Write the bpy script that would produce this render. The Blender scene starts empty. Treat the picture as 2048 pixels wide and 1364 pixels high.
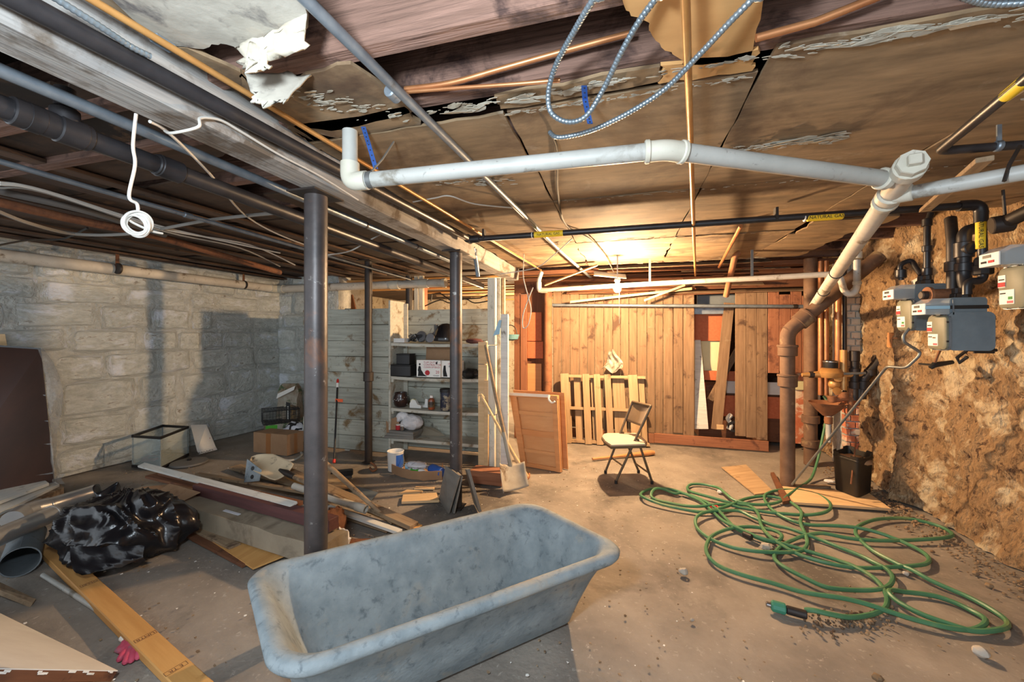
import bpy, bmesh, math, random
from mathutils import Vector as V, Matrix as Mx, noise as mn
from math import sin, cos, pi, radians
S = bpy.context.scene
COL = S.collection
rnd = random.Random(11)

# ---------------------------------------------------------------- camera, world, lights, exposure
FPX, CX, CY, EYE, TH = 806.0, 1024.0, 667.0, 1.40, radians(15.7)
FW, RT, UP = V((-sin(TH), cos(TH), 0)), V((cos(TH), sin(TH), 0)), V((0, 0, 1))
E = V((0, 0, EYE))
cam = bpy.data.cameras.new('camera'); camo = bpy.data.objects.new('camera', cam); COL.objects.link(camo)
cam.sensor_width = 36; cam.lens = 36 * FPX / 2048; cam.shift_y = -(682 - CY) / 2048; cam.clip_start = .02
camo.location = E; camo.rotation_euler = (pi / 2, 0, TH); S.camera = camo
S.view_settings.view_transform = 'Standard'; S.view_settings.look = 'None'
S.view_settings.exposure = 0.8; S.view_settings.gamma = 1.0; S.view_settings.use_curve_mapping = False
S.cycles.use_denoising = True
S.cycles.max_bounces = 8; S.cycles.diffuse_bounces = 4; S.cycles.sample_clamp_indirect = 4.0
wd = bpy.data.worlds.new('world'); S.world = wd; wd.use_nodes = True
wd.node_tree.nodes['Background'].inputs[0].default_value = (.72, .79, .86, 1)
wd.node_tree.nodes['Background'].inputs[1].default_value = 1.3  # background light added as cool fill, entering at the open rear
def lamp(name, kind, loc, power, col, size, target=None):
    l = bpy.data.lights.new(name, kind); l.energy = power; l.color = col
    if kind == 'AREA': l.shape = 'DISK'; l.size = size
    else: l.shadow_soft_size = size
    o = bpy.data.objects.new(name, l); COL.objects.link(o); o.location = loc
    if target is not None: o.rotation_euler = (V(target) - V(loc)).to_track_quat('-Z', 'Y').to_euler()
    return o
WARM = (1.0, .655, .355)
BULB = V((-.077, 4.25, 1.859))
FLASH_POWER, BULB_POWER, FAR_POWER = 84, 245, 180
lamp('flash', 'POINT', RT * -.42 + FW * .12 + V((0, 0, 1.80)), FLASH_POWER, (.78, .90, 1.0), .09)
lamp('far_room_lamp', 'POINT', (-2.2, 7.0, 1.50), FAR_POWER, WARM, .05)

# ---------------------------------------------------------------- pixel rays into the room (the photograph's own perspective)
def ray(px, py): return FW + RT * ((px - CX) / FPX) + UP * ((CY - py) / FPX)
def D(px, py, t): return E + ray(px, py) * t
def P(px, py, z=0.0):
    d = ray(px, py); return E + d * ((z - EYE) / d.z)
def AX(px, py, x):
    d = ray(px, py); return E + d * (x / d.x)
def AY(px, py, y):
    d = ray(px, py); return E + d * (y / d.y)

# ---------------------------------------------------------------- materials
def lin(c):
    return tuple(((x / 255) / 12.92 if x / 255 <= .04045 else ((x / 255 + .055) / 1.055) ** 2.4) for x in c) + (1,)
def mat(name, c1, c2=None, c3=None, c4=None, scale=5, st=(1, 1, 1), at=.58, sc3=2.5, at4=.6, sc4=9, rough=.8, metal=0, bump=.25, bs=None,
        var=.12, alpha=1, trans=0, emit=0, soft=.05, dist=.0, coat=0, bd=.02):
    m = bpy.data.materials.new(name); m.use_nodes = True; nt = m.node_tree; N, L = nt.nodes, nt.links
    b = N['Principled BSDF']; b.inputs['Roughness'].default_value = rough; b.inputs['Metallic'].default_value = metal
    if coat: b.inputs['Coat Weight'].default_value = coat
    tc = N.new('ShaderNodeTexCoord'); oi = N.new('ShaderNodeObjectInfo')
    off = N.new('ShaderNodeVectorMath'); off.operation = 'MULTIPLY_ADD'
    cmb = N.new('ShaderNodeCombineXYZ')
    for i in range(3): L.new(oi.outputs['Random'], cmb.inputs[i])
    L.new(cmb.outputs[0], off.inputs[0]); off.inputs[1].default_value = (7, 13, 19); L.new(tc.outputs['Object'], off.inputs[2])
    mp = N.new('ShaderNodeMapping'); mp.inputs['Scale'].default_value = st; L.new(off.outputs[0], mp.inputs[0])
    n1 = N.new('ShaderNodeTexNoise'); n1.inputs['Scale'].default_value = scale; n1.inputs['Detail'].default_value = 7
    n1.inputs['Roughness'].default_value = .62; n1.inputs['Distortion'].default_value = dist; L.new(mp.outputs[0], n1.inputs[0])
    cr = N.new('ShaderNodeValToRGB'); cr.color_ramp.elements[0].position = .32; cr.color_ramp.elements[1].position = .68
    cr.color_ramp.elements[0].color = lin(c1); cr.color_ramp.elements[1].color = lin(c2 or c1); L.new(n1.outputs[0], cr.inputs[0])
    out = cr.outputs[0]
    for c, a, s in ((c3, at, sc3), (c4, at4, sc4)):
        if not c: continue
        n = N.new('ShaderNodeTexNoise'); n.inputs['Scale'].default_value = s; n.inputs['Detail'].default_value = 8; n.inputs['Roughness'].default_value = .65
        n.inputs['Distortion'].default_value = .4; L.new(off.outputs[0], n.inputs[0])
        r = N.new('ShaderNodeMapRange'); r.inputs[1].default_value = a - soft; r.inputs[2].default_value = a + soft; L.new(n.outputs[0], r.inputs[0])
        mx = N.new('ShaderNodeMix'); mx.data_type = 'RGBA'; L.new(r.outputs[0], mx.inputs[0]); L.new(out, mx.inputs[6]); mx.inputs[7].default_value = lin(c)
        out = mx.outputs[2]
    if var:
        h = N.new('ShaderNodeHueSaturation'); r = N.new('ShaderNodeMapRange'); r.inputs[3].default_value = 1 - var; r.inputs[4].default_value = 1 + var
        L.new(oi.outputs['Random'], r.inputs[0]); L.new(r.outputs[0], h.inputs['Value']); L.new(out, h.inputs['Color']); out = h.outputs[0]
    L.new(out, b.inputs['Base Color'])
    if bump:
        nb = n1
        if bs:
            nb = N.new('ShaderNodeTexNoise'); nb.inputs['Scale'].default_value = bs; nb.inputs['Detail'].default_value = 8; L.new(mp.outputs[0], nb.inputs[0])
        bp = N.new('ShaderNodeBump'); bp.inputs['Strength'].default_value = bump; bp.inputs['Distance'].default_value = bd
        L.new(nb.outputs[0], bp.inputs['Height']); L.new(bp.outputs[0], b.inputs['Normal'])
    if trans: b.inputs['Transmission Weight'].default_value = trans
    if alpha < 1: b.inputs['Alpha'].default_value = alpha
    if emit:
        b.inputs['Emission Color'].default_value = lin(c1); b.inputs['Emission Strength'].default_value = emit
    return m
G = (1.2, 16, 16)      # wood grain runs along a board's own x
MT = {}
def mk(key, *a, **k): MT[key] = mat(key, *a, **k)
mk('concrete', (118, 110, 101), (152, 142, 130), (92, 85, 78), (172, 164, 152), scale=2.6, at=.60, sc3=1.1, at4=.665, sc4=34, rough=.92, bump=.6, bs=48, var=0, soft=.07, bd=.006)
mk('stone', (168, 170, 162), (208, 210, 204), (138, 128, 114), (216, 220, 226), scale=5, at=.64, sc3=5, at4=.60, sc4=1.6, rough=.95, bump=.8, bs=11, var=.07, soft=.06, bd=.03)
mk('mortar', (160, 161, 154), (200, 201, 195), (116, 108, 98), scale=8, at=.66, sc3=9, rough=.95, bump=1, bs=24, var=0, bd=.03)
mk('rubble', (126, 98, 68), (172, 140, 102), (74, 52, 36), (200, 182, 150), scale=12, st=(1, 1.8, .8), at=.585, sc3=15, at4=.575, sc4=4, rough=.97, bump=1, bs=46, var=0, soft=.05, bd=.03, dist=1.2)
mk('plaster', (200, 190, 168), (226, 216, 196), (146, 118, 86), scale=7, at=.6, sc3=10, rough=.95, bump=.6, bs=24)
mk('sheet', (100, 82, 60), (146, 122, 92), (70, 50, 36), (168, 156, 138), scale=3, st=(1, 4.5, 4.5), at=.60, sc3=2.2, at4=.71, sc4=4, rough=.85, bump=.25, var=.08, soft=.10, bd=.006)
mk('sheet_orange', (178, 134, 82), (198, 152, 96), (140, 96, 56), scale=3, st=(1, 3, 3), at=.66, sc3=3, rough=.85, bump=.12, var=.05, bd=.005)
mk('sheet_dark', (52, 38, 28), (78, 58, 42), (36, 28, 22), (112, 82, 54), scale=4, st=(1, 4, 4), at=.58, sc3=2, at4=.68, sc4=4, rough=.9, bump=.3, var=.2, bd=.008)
mk('sheet_white', (140, 134, 122), (172, 166, 154), (108, 92, 72), (92, 88, 86), scale=4, at=.58, sc3=3.4, at4=.60, sc4=5, rough=.9, bump=.4, bs=14, var=.05, bd=.012)
mk('flake', (176, 170, 156), (148, 138, 120), (112, 96, 76), scale=7, at=.62, sc3=9, rough=.95, bump=.3, var=.15)
mk('joist', (104, 78, 66), (138, 106, 92), (70, 50, 44), scale=2.5, st=G, at=.58, sc3=5, rough=.95, bump=.8, bs=4, var=.15, bd=.012)
mk('lathwood', (62, 46, 36), (88, 66, 50), (44, 34, 28), scale=2, st=G, at=.6, sc3=6, rough=.9, bump=.3, var=.25, bd=.006)
mk('subfloor', (46, 34, 28), (66, 50, 40), scale=2.5, st=G, rough=.95, bump=.4, var=.2)
mk('beam', (128, 124, 120), (162, 158, 152), (98, 86, 74), scale=2, st=G, at=.56, sc3=3, rough=.9, bump=.5, bs=4, var=0, bd=.01)
mk('bead', (112, 87, 64), (140, 113, 86), (78, 57, 42), (158, 146, 122), scale=2.2, st=G, at=.62, sc3=5, at4=.66, sc4=1.7, rough=.88, bump=.35, var=.12, bd=.006)
mk('bead_red', (128, 80, 54), (154, 102, 72), (98, 58, 40), scale=2.2, st=G, at=.6, sc3=5, rough=.8, bump=.3, var=.12, bd=.006)
mk('panel_red', (176, 92, 56), (190, 106, 66), scale=2.5, st=(14, 1.2, 14), rough=.7, bump=.1, var=.06)
mk('planks_old', (150, 150, 138), (182, 182, 168), (118, 96, 66), (98, 92, 82), scale=2.2, st=G, at=.60, sc3=4, at4=.66, sc4=10, rough=.9, bump=.4, bs=5, var=.10, bd=.008)
mk('shelf_wood', (176, 172, 158), (200, 196, 182), (132, 112, 84), scale=2.2, st=G, at=.6, sc3=5, rough=.85, bump=.3, var=.08, bd=.006)
mk('pine', (194, 160, 116), (216, 184, 140), (160, 120, 78), scale=2, st=G, at=.66, sc3=5, rough=.75, bump=.15, var=.08, bd=.004)
mk('pallet', (150, 122, 90), (178, 150, 114), (116, 86, 58), scale=2, st=G, at=.66, sc3=5, rough=.85, bump=.25, var=.09, bd=.006)
mk('stud', (190, 138, 76), (208, 158, 94), (150, 102, 54), scale=1.6, st=(1, 14, 14), at=.68, sc3=6, rough=.65, bump=.12, var=0, bd=.004)
mk('oldwood', (128, 106, 82), (160, 138, 110), (92, 72, 54), scale=2, st=G, at=.60, sc3=6, rough=.9, bump=.4, var=.15, bd=.006)
mk('brownwood', (96, 58, 36), (122, 78, 50), (70, 40, 26), scale=2, st=G, at=.62, sc3=6, rough=.8, bump=.3, var=.12, bd=.006)
mk('maroon', (74, 44, 44), (96, 58, 56), (120, 98, 92), scale=2, st=G, at=.72, sc3=12, rough=.7, bump=.3, var=0, bd=.005)
mk('whitewood', (190, 188, 180), (214, 212, 204), (120, 110, 98), scale=3, st=G, at=.66, sc3=8, rough=.8, bump=.25, var=.06, bd=.005)
mk('paintedpost', (188, 180, 162), (210, 204, 188), (120, 104, 84), (160, 150, 132), scale=3, st=(12, 12, 1.2), at=.66, sc3=10, rough=.85, bump=.3, var=.05, bd=.006)
mk('steel_post', (58, 54, 54), (82, 74, 72), (104, 74, 58), (188, 186, 180), scale=7, at=.62, sc3=4, at4=.685, sc4=13, rough=.42, metal=.25, bump=.2, bs=30, var=0, bd=.004)
mk('dark_iron', (40, 36, 34), (60, 52, 48), (84, 62, 46), scale=9, at=.68, sc3=6, rough=.5, metal=.3, bump=.25, var=.1, bd=.004)
mk('black_pipe', (36, 35, 37), (54, 52, 54), (96, 92, 90), scale=10, at=.73, sc3=14, rough=.38, metal=.2, bump=.15, var=.05, bd=.003)
mk('cast_iron', (88, 64, 48), (116, 90, 70), (140, 118, 88), scale=7, at=.64, sc3=5, rough=.75, metal=.1, bump=.3, var=.08, bd=.006)
mk('rust', (122, 76, 48), (150, 102, 68), (84, 56, 40), scale=7, at=.6, sc3=6, rough=.85, bump=.35, var=.08, bd=.006)
mk('galv', (112, 122, 132), (138, 148, 156), (96, 96, 94), scale=14, at=.66, sc3=8, rough=.42, metal=.55, bump=.1, var=.06, bd=.003)
mk('copper', (172, 112, 72), (196, 138, 92), (112, 128, 108), scale=8, at=.72, sc3=7, rough=.4, metal=.55, bump=.1, var=.05, bd=.002)
mk('brass_pipe', (184, 134, 78), (206, 158, 98), scale=8, rough=.38, metal=.4, bump=.1, var=.05, bd=.002)
mk('pvc', (158, 158, 152), (180, 179, 173), (120, 114, 102), (100, 96, 88), scale=4, at=.63, sc3=5, at4=.66, sc4=22, rough=.45, bump=.1, var=.02, bd=.002)
mk('pvc_dirty', (180, 172, 158), (206, 198, 184), (120, 104, 84), scale=5, at=.62, sc3=8, rough=.6, bump=.15, var=.04, bd=.002)
mk('fitting', (186, 182, 166), (200, 196, 182), (140, 130, 112), scale=8, at=.66, sc3=16, rough=.45, bump=.08, var=.02)
mk('cable_white', (184, 180, 172), rough=.5, bump=0, var=.05)
mk('cable_grey', (122, 118, 112), rough=.6, bump=0, var=.1)
mk('cable_black', (40, 38, 36), rough=.6, bump=0, var=.1)
mk('bx', (124, 138, 148), (150, 162, 170), rough=.34, metal=.7, bump=0, var=.05)
mk('strap_blue', (50, 84, 150), (60, 96, 164), rough=.4, metal=.4, bump=0, var=.05)
mk('strap', (110, 112, 112), (130, 132, 130), rough=.45, metal=.6, bump=0, var=.05)
mk('yellow', (236, 196, 40), rough=.6, bump=0, var=0)
mk('ink', (28, 26, 26), rough=.8, bump=0, var=0)
mk('red_ink', (176, 36, 44), rough=.7, bump=0, var=0)
mk('pink_ink', (206, 96, 104), rough=.7, bump=0, var=0)
mk('green_ink', (52, 130, 60), rough=.7, bump=0, var=0)
mk('lime', (84, 176, 52), rough=.7, bump=0, var=0)
mk('label_white', (232, 228, 220), rough=.6, bump=0, var=0)
mk('meter_grey', (98, 110, 118), (112, 124, 130), (124, 128, 124), scale=9, at=.68, sc3=8, rough=.5, bump=.08, var=.02, bd=.002)
mk('meter_olive', (112, 110, 90), (126, 124, 104), scale=9, rough=.55, bump=.08, var=.02, bd=.002)
mk('clear', (206, 208, 206), rough=.12, alpha=.42, bump=0, var=0)
mk('glass', (214, 226, 222), rough=.03, alpha=.20, bump=0, var=0)
mk('film', (176, 174, 170), (212, 210, 206), rough=.15, alpha=.30, bump=.7, bs=9, var=0, bd=.03)
mk('brick', (178, 102, 72), (198, 124, 92), (214, 196, 176), scale=9, at=.56, sc3=6, rough=.92, bump=.5, var=.15, bd=.008)
mk('brick_white', (196, 180, 158), (216, 202, 182), (156, 104, 74), scale=7, at=.62, sc3=8, rough=.92, bump=.5, var=.08, bd=.008)
mk('tub', (116, 127, 132), (146, 155, 158), (156, 150, 138), (98, 108, 114), scale=9, at=.65, sc3=4, at4=.62, sc4=20, rough=.78, bump=.5, bs=60, var=0, soft=.07, bd=.005)
mk('hose', (62, 112, 78), (78, 128, 92), (112, 134, 88), scale=6, at=.62, sc3=3, rough=.45, bump=.08, var=0, bd=.002)
mk('hose_end', (58, 128, 104), rough=.5, bump=0, var=0)
mk('bucket', (26, 22, 18), (42, 36, 28), (80, 66, 46), scale=7, at=.70, sc3=9, rough=.55, bump=.2, var=0, bd=.004)
mk('chair_frame', (92, 76, 58), (104, 88, 68), rough=.42, metal=.25, bump=0, var=0)
mk('vinyl', (168, 156, 140), (186, 174, 158), rough=.5, bump=.05, var=0, bd=.002)
mk('vinyl_dark', (96, 78, 60), (112, 94, 74), rough=.5, bump=.05, var=0, bd=.002)
mk('cabinet', (184, 128, 80), (200, 144, 94), scale=2, st=G, rough=.6, bump=.1, var=.05, bd=.003)
mk('cabinet_panel', (186, 138, 92), (196, 150, 104), scale=4, st=(1, 4, 4), rough=.65, bump=.06, var=.03, bd=.003)
mk('cardboard', (146, 112, 82), (160, 126, 94), (124, 92, 66), scale=6, at=.66, sc3=4, rough=.85, bump=.1, var=.06, bd=.003)
mk('cardboard_grey', (132, 120, 102), (148, 136, 116), (112, 100, 84), scale=5, at=.62, sc3=3, rough=.7, bump=.15, var=.04, bd=.004)
mk('tape', (156, 104, 62), rough=.35, bump=0, var=0)
mk('wrap_brown', (50, 30, 21), (70, 42, 30), scale=1.6, st=(1, 1, 9), rough=.30, bump=.1, var=0, bd=.004)
mk('trashbag', (20, 19, 22), (28, 27, 30), st=(1, 2.2, 1.4), rough=.25, bump=.25, bs=14, var=0, bd=.012, dist=1.5)
mk('duct', (166, 166, 166), (186, 184, 180), (120, 116, 112), scale=6, at=.70, sc3=9, rough=.34, metal=.65, bump=.1, var=.05, bd=.003)
mk('duct_grey', (104, 112, 116), (122, 128, 132), (92, 86, 80), scale=7, at=.64, sc3=7, rough=.6, metal=.2, bump=.2, var=.03, bd=.003)
mk('black', (26, 25, 25), (36, 34, 34), rough=.5, bump=.05, var=.1)
mk('black_gloss', (24, 23, 25), rough=.2, bump=0, var=0)
mk('red', (208, 52, 40), rough=.5, bump=0, var=0)
mk('orange', (236, 96, 44), rough=.5, bump=0, var=0)
mk('white', (224, 222, 216), (210, 206, 200), rough=.6, bump=.1, var=.04)
mk('whitebag', (226, 224, 224), (206, 204, 206), rough=.4, bump=.9, bs=14, var=0, bd=.03)
mk('paper', (186, 188, 196), (206, 206, 210), (120, 124, 136), scale=9, at=.64, sc3=14, rough=.6, bump=.2, var=.04)
mk('chrome', (170, 170, 172), rough=.22, metal=.9, bump=0, var=.1)
mk('blue', (44, 88, 168), rough=.45, bump=0, var=0)
mk('blue_pale', (150, 186, 204), rough=.7, bump=.1, var=0)
mk('teal', (96, 140, 150), rough=.7, bump=.1, var=0)
mk('ceramic', (44, 30, 28), (58, 38, 34), rough=.2, bump=0, var=0)
mk('amber', (140, 74, 44), rough=.3, bump=0, var=0)
mk('tin', (64, 58, 78), (176, 164, 130), (40, 44, 60), scale=22, at=.5, sc3=14, rough=.4, bump=0, var=0, soft=.02)
mk('slate', (112, 108, 102), (130, 126, 118), (150, 146, 140), scale=4, st=(1, 4, 4), at=.68, sc3=6, rough=.75, bump=.15, var=.08, bd=.004)
mk('shovel_blade', (150, 140, 124), (176, 168, 152), (104, 84, 64), scale=6, at=.60, sc3=6, rough=.7, metal=.15, bump=.3, var=.05, bd=.005)
mk('spade', (196, 172, 138), (212, 192, 160), (92, 84, 78), scale=4, at=.62, sc3=6, rough=.75, bump=.3, var=0, bd=.005)
mk('bracket', (120, 130, 138), (160, 168, 170), (70, 80, 90), scale=9, at=.58, sc3=10, rough=.6, metal=.3, bump=.3, var=0, bd=.005)
mk('glove', (184, 66, 92), (196, 84, 106), (150, 110, 120), scale=9, at=.62, sc3=14, rough=.9, bump=.3, var=0, bd=.004)
mk('cream', (206, 200, 158), (214, 208, 168), rough=.8, bump=.1, var=0)
mk('dirt', (120, 96, 70), (154, 128, 98), (88, 70, 54), scale=9, rough=1, bump=.8, var=.25, bd=.01)
mk('rock', (166, 158, 146), (188, 180, 168), (120, 110, 98), scale=9, rough=.95, bump=.6, var=.1, bd=.01)
mk('grey_plastic', (92, 90, 88), rough=.6, bump=.05, var=.05)
mk('gold_label', (150, 116, 70), (110, 84, 50), (60, 46, 34), scale=14, at=.5, sc3=18, rough=.5, bump=.05, var=0)
mk('foodbag', (170, 164, 148), (120, 96, 70), (70, 90, 56), scale=6, at=.56, sc3=9, rough=.5, bump=.5, bs=10, var=.1, bd=.02, soft=.02)

# ---------------------------------------------------------------- mesh builder
class MB:
    def __init__(s): s.v = []; s.f = []
    def add(s, vs, fs):
        o = len(s.v); s.v += [V(p) for p in vs]; s.f += [tuple(i + o for i in f) for f in fs]; return s
    def box(s, c, d, R=None, ch=0.0):
        hx, hy, hz = d[0] / 2, d[1] / 2, d[2] / 2; c = V(c); R = R or Mx.Identity(3)
        ch = min(ch, hx * .9, hy * .9, hz * .9)
        if ch <= 0:
            vs = [V((x * hx, y * hy, z * hz)) for x in (-1, 1) for y in (-1, 1) for z in (-1, 1)]
            fs = [(0, 1, 3, 2), (4, 6, 7, 5), (0, 4, 5, 1), (2, 3, 7, 6), (0, 2, 6, 4), (1, 5, 7, 3)]
        else:
            vs = []; idx = {}
            for x in (-1, 1):
                for y in (-1, 1):
                    for z in (-1, 1):
                        for a in range(3):
                            p = [x * (hx - ch), y * (hy - ch), z * (hz - ch)]; p[a] = (x * hx, y * hy, z * hz)[a]
                            idx[x, y, z, a] = len(vs); vs.append(V(p))
            fs = []
            for a in range(3):
                b, c2 = (a + 1) % 3, (a + 2) % 3
                for sg in (-1, 1):
                    q = []
                    for u, w in ((-1, -1), (1, -1), (1, 1), (-1, 1)):
                        k = [0, 0, 0]; k[a] = sg; k[b] = u; k[c2] = w; q.append(idx[k[0], k[1], k[2], a])
                    fs.append(tuple(q if sg > 0 else q[::-1]))
            for a in range(3):
                b, c2 = (a + 1) % 3, (a + 2) % 3
                for u in (-1, 1):
                    for w in (-1, 1):
                        k0 = [0, 0, 0]; k1 = [0, 0, 0]; k0[a] = -1; k1[a] = 1; k0[b] = k1[b] = u; k0[c2] = k1[c2] = w
                        q = (idx[(*k0, b)], idx[(*k1, b)], idx[(*k1, c2)], idx[(*k0, c2)])
                        fs.append(q if u * w > 0 else q[::-1])
            for x in (-1, 1):
                for y in (-1, 1):
                    for z in (-1, 1):
                        q = tuple(idx[x, y, z, a] for a in range(3)); fs.append(q if x * y * z > 0 else q[::-1])
        return s.add([c + R @ p for p in vs], fs)
    def tube(s, pts, r, n=10, cap=True, closed=False):
        pts = [V(p) for p in pts]; m = len(pts); rs = r if isinstance(r, (list, tuple)) else [r] * m
        T = []
        for i in range(m):
            a = pts[(i - 1) % m] if (i or closed) else pts[i]; b = pts[(i + 1) % m] if (i < m - 1 or closed) else pts[i]
            t = (b - a); T.append(t.normalized() if t.length > 1e-9 else (T[-1] if T else V((0, 0, 1))))
        u = T[0].orthogonal().normalized(); vs = []
        for i in range(m):
            if i:
                q = T[i - 1].rotation_difference(T[i]); u = (q @ u); u = (u - T[i] * u.dot(T[i])).normalized()
            w = T[i].cross(u)
            vs += [pts[i] + (u * cos(2 * pi * k / n) + w * sin(2 * pi * k / n)) * rs[i] for k in range(n)]
        fs = [(i * n + k, i * n + (k + 1) % n, ((i + 1) % m) * n + (k + 1) % n, ((i + 1) % m) * n + k) for i in range(m if closed else m - 1) for k in range(n)]
        if cap and not closed:
            fs += [tuple(range(n))[::-1], tuple((m - 1) * n + k for k in range(n))]
        return s.add(vs, fs)
    def ring(s, a, b, r, wall, n=18):           # open pipe between a and b with a wall thickness
        a, b = V(a), V(b); t = (b - a).normalized(); u = t.orthogonal().normalized(); w = t.cross(u); vs = []
        for p, rr in ((a, r), (b, r), (b, r - wall), (a, r - wall)):
            vs += [p + (u * cos(2 * pi * k / n) + w * sin(2 * pi * k / n)) * rr for k in range(n)]
        return s.add(vs, [(i * n + k, i * n + (k + 1) % n, ((i + 1) % 4) * n + (k + 1) % n, ((i + 1) % 4) * n + k) for i in range(4) for k in range(n)])
    def lathe(s, prof, o=(0, 0, 0), R=None, n=20, caps=True):
        R = R or Mx.Identity(3); o = V(o); vs = []
        for r, z in prof: vs += [o + R @ V((r * cos(2 * pi * k / n), r * sin(2 * pi * k / n), z)) for k in range(n)]
        m = len(prof)
        fs = [(i * n + k, i * n + (k + 1) % n, (i + 1) * n + (k + 1) % n, (i + 1) * n + k) for i in range(m - 1) for k in range(n)]
        if caps: fs += [tuple(range(n))[::-1], tuple((m - 1) * n + k for k in range(n))]
        return s.add(vs, fs)
    def prism(s, poly, ext):
        poly = [V(p) for p in poly]; ext = V(ext); n = len(poly)
        fs = [tuple(range(n))[::-1], tuple(range(n, 2 * n))] + [(i, (i + 1) % n, n + (i + 1) % n, n + i) for i in range(n)]
        return s.add(poly + [p + ext for p in poly], fs)
    def loft(s, rings, cap0=True, cap1=True):
        n = len(rings[0]); vs = [p for r in rings for p in r]
        fs = [(i * n + k, i * n + (k + 1) % n, (i + 1) * n + (k + 1) % n, (i + 1) * n + k) for i in range(len(rings) - 1) for k in range(n)]
        if cap0: fs.append(tuple(range(n))[::-1])
        if cap1: fs.append(tuple((len(rings) - 1) * n + k for k in range(n)))
        return s.add(vs, fs)
    def grid(s, fn, nu, nv):
        vs = [fn(i / nu, j / nv) for j in range(nv + 1) for i in range(nu + 1)]
        return s.add(vs, [(j * (nu + 1) + i, j * (nu + 1) + i + 1, (j + 1) * (nu + 1) + i + 1, (j + 1) * (nu + 1) + i) for j in range(nv) for i in range(nu)])
    def ball(s, c, r, nu=14, nv=9, fn=None):
        c = V(c); r = V(r) if hasattr(r, '__len__') else V((r, r, r)); vs = []
        for j in range(1, nv):
            for i in range(nu):
                a, b = 2 * pi * i / nu, pi * j / nv; d = V((sin(b) * cos(a), sin(b) * sin(a), -cos(b)))
                k = fn(d) if fn else 1; vs.append(c + V((d.x * r.x, d.y * r.y, d.z * r.z)) * k)
        k0, k1 = (fn(V((0, 0, -1))), fn(V((0, 0, 1)))) if fn else (1, 1)
        vs += [c - V((0, 0, r.z * k0)), c + V((0, 0, r.z * k1))]; b0, b1 = len(vs) - 2, len(vs) - 1
        fs = [(j * nu + i, j * nu + (i + 1) % nu, (j + 1) * nu + (i + 1) % nu, (j + 1) * nu + i) for j in range(nv - 2) for i in range(nu)]
        fs += [(b0, (i + 1) % nu, i) for i in range(nu)] + [(b1, (nv - 2) * nu + i, (nv - 2) * nu + (i + 1) % nu) for i in range(nu)]
        return s.add(vs, fs)
WM = {}
def link(o, parent=None, M=None):
    COL.objects.link(o); M = M or Mx.Identity(4); WM[o.name] = M
    if parent: o.parent = parent; o.matrix_basis = WM[parent.name].inverted() @ M
    else: o.matrix_basis = M
    return o
def tag(o, label=None, cat=None, group=None, kind=None):
    if label: o['label'] = label
    if cat: o['category'] = cat
    if group: o['group'] = group
    if kind: o['kind'] = kind
    return o
def thing(name, label, cat, loc=(0, 0, 0), group=None, rot=0.0, kind=None, M=None):
    o = bpy.data.objects.new(name, None); o.empty_display_size = .05
    link(o, None, M or (Mx.Translation(V(loc)) @ Mx.Rotation(rot, 4, 'Z'))); return tag(o, label, cat, group, kind)
def obj(name, mb, m, parent=None, M=None, local=False, smooth=38, **t):
    me = bpy.data.meshes.new(name)
    if M is None and not local:
        lo = V((min(p.x for p in mb.v), min(p.y for p in mb.v), min(p.z for p in mb.v))); hi = V((max(p.x for p in mb.v), max(p.y for p in mb.v), max(p.z for p in mb.v)))
        M = Mx.Translation(V(((lo.x + hi.x) / 2, (lo.y + hi.y) / 2, lo.z)))
    if local and M is None: M = WM[parent.name] if parent else Mx.Identity(4)
    vs = mb.v if local else [M.inverted() @ p for p in mb.v]
    me.from_pydata([tuple(p) for p in vs], [], mb.f)
    bm = bmesh.new(); bm.from_mesh(me); bmesh.ops.recalc_face_normals(bm, faces=bm.faces); bm.to_mesh(me); bm.free()
    me.materials.append(MT[m] if isinstance(m, str) else m)
    if smooth:
        me.polygons.foreach_set('use_smooth', [True] * len(me.polygons))
        try: me.set_sharp_from_angle(angle=radians(smooth))
        except Exception: pass
    o = bpy.data.objects.new(name, me); link(o, parent, M)
    return tag(o, **t) if t else o
def frame(p0, x, up=(0, 0, 1)):
    x = V(x).normalized(); z = V(up); z = (z - x * z.dot(x)); z = z.normalized() if z.length > 1e-6 else x.orthogonal().normalized(); y = z.cross(x)
    M = Mx((x, y, z)).transposed().to_4x4(); M.translation = V(p0); return M
def board(name, m, a, b, w, th, up=(0, 0, 1), parent=None, ch=.002, wob=0.0, **t):
    a, b = V(a), V(b); M = frame((a + b) / 2, b - a, up); L = (b - a).length; mb = MB().box((0, 0, 0), (L, w, th), ch=ch)
    if wob:
        for p in mb.v: p += V((rnd.uniform(-1, 1), rnd.uniform(-1, 1) * .4, rnd.uniform(-1, 1) * .2)) * wob
    return obj(name, mb, m, parent, M, local=True, smooth=0, **t)
def spline(pts, k=6, closed=False):
    pts = [V(p) for p in pts]; n = len(pts); out = []
    for i in range(n if closed else n - 1):
        p0 = pts[(i - 1) % n] if (i or closed) else pts[0]; p1 = pts[i]; p2 = pts[(i + 1) % n]; p3 = pts[(i + 2) % n] if (i < n - 2 or closed) else pts[-1]
        for j in range(k):
            t = j / k; out.append(.5 * ((2 * p1) + (p2 - p0) * t + (2 * p0 - 5 * p1 + 4 * p2 - p3) * t * t + (3 * p1 - p0 - 3 * p2 + p3) * t ** 3))
    if not closed: out.append(pts[-1])
    return out
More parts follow.
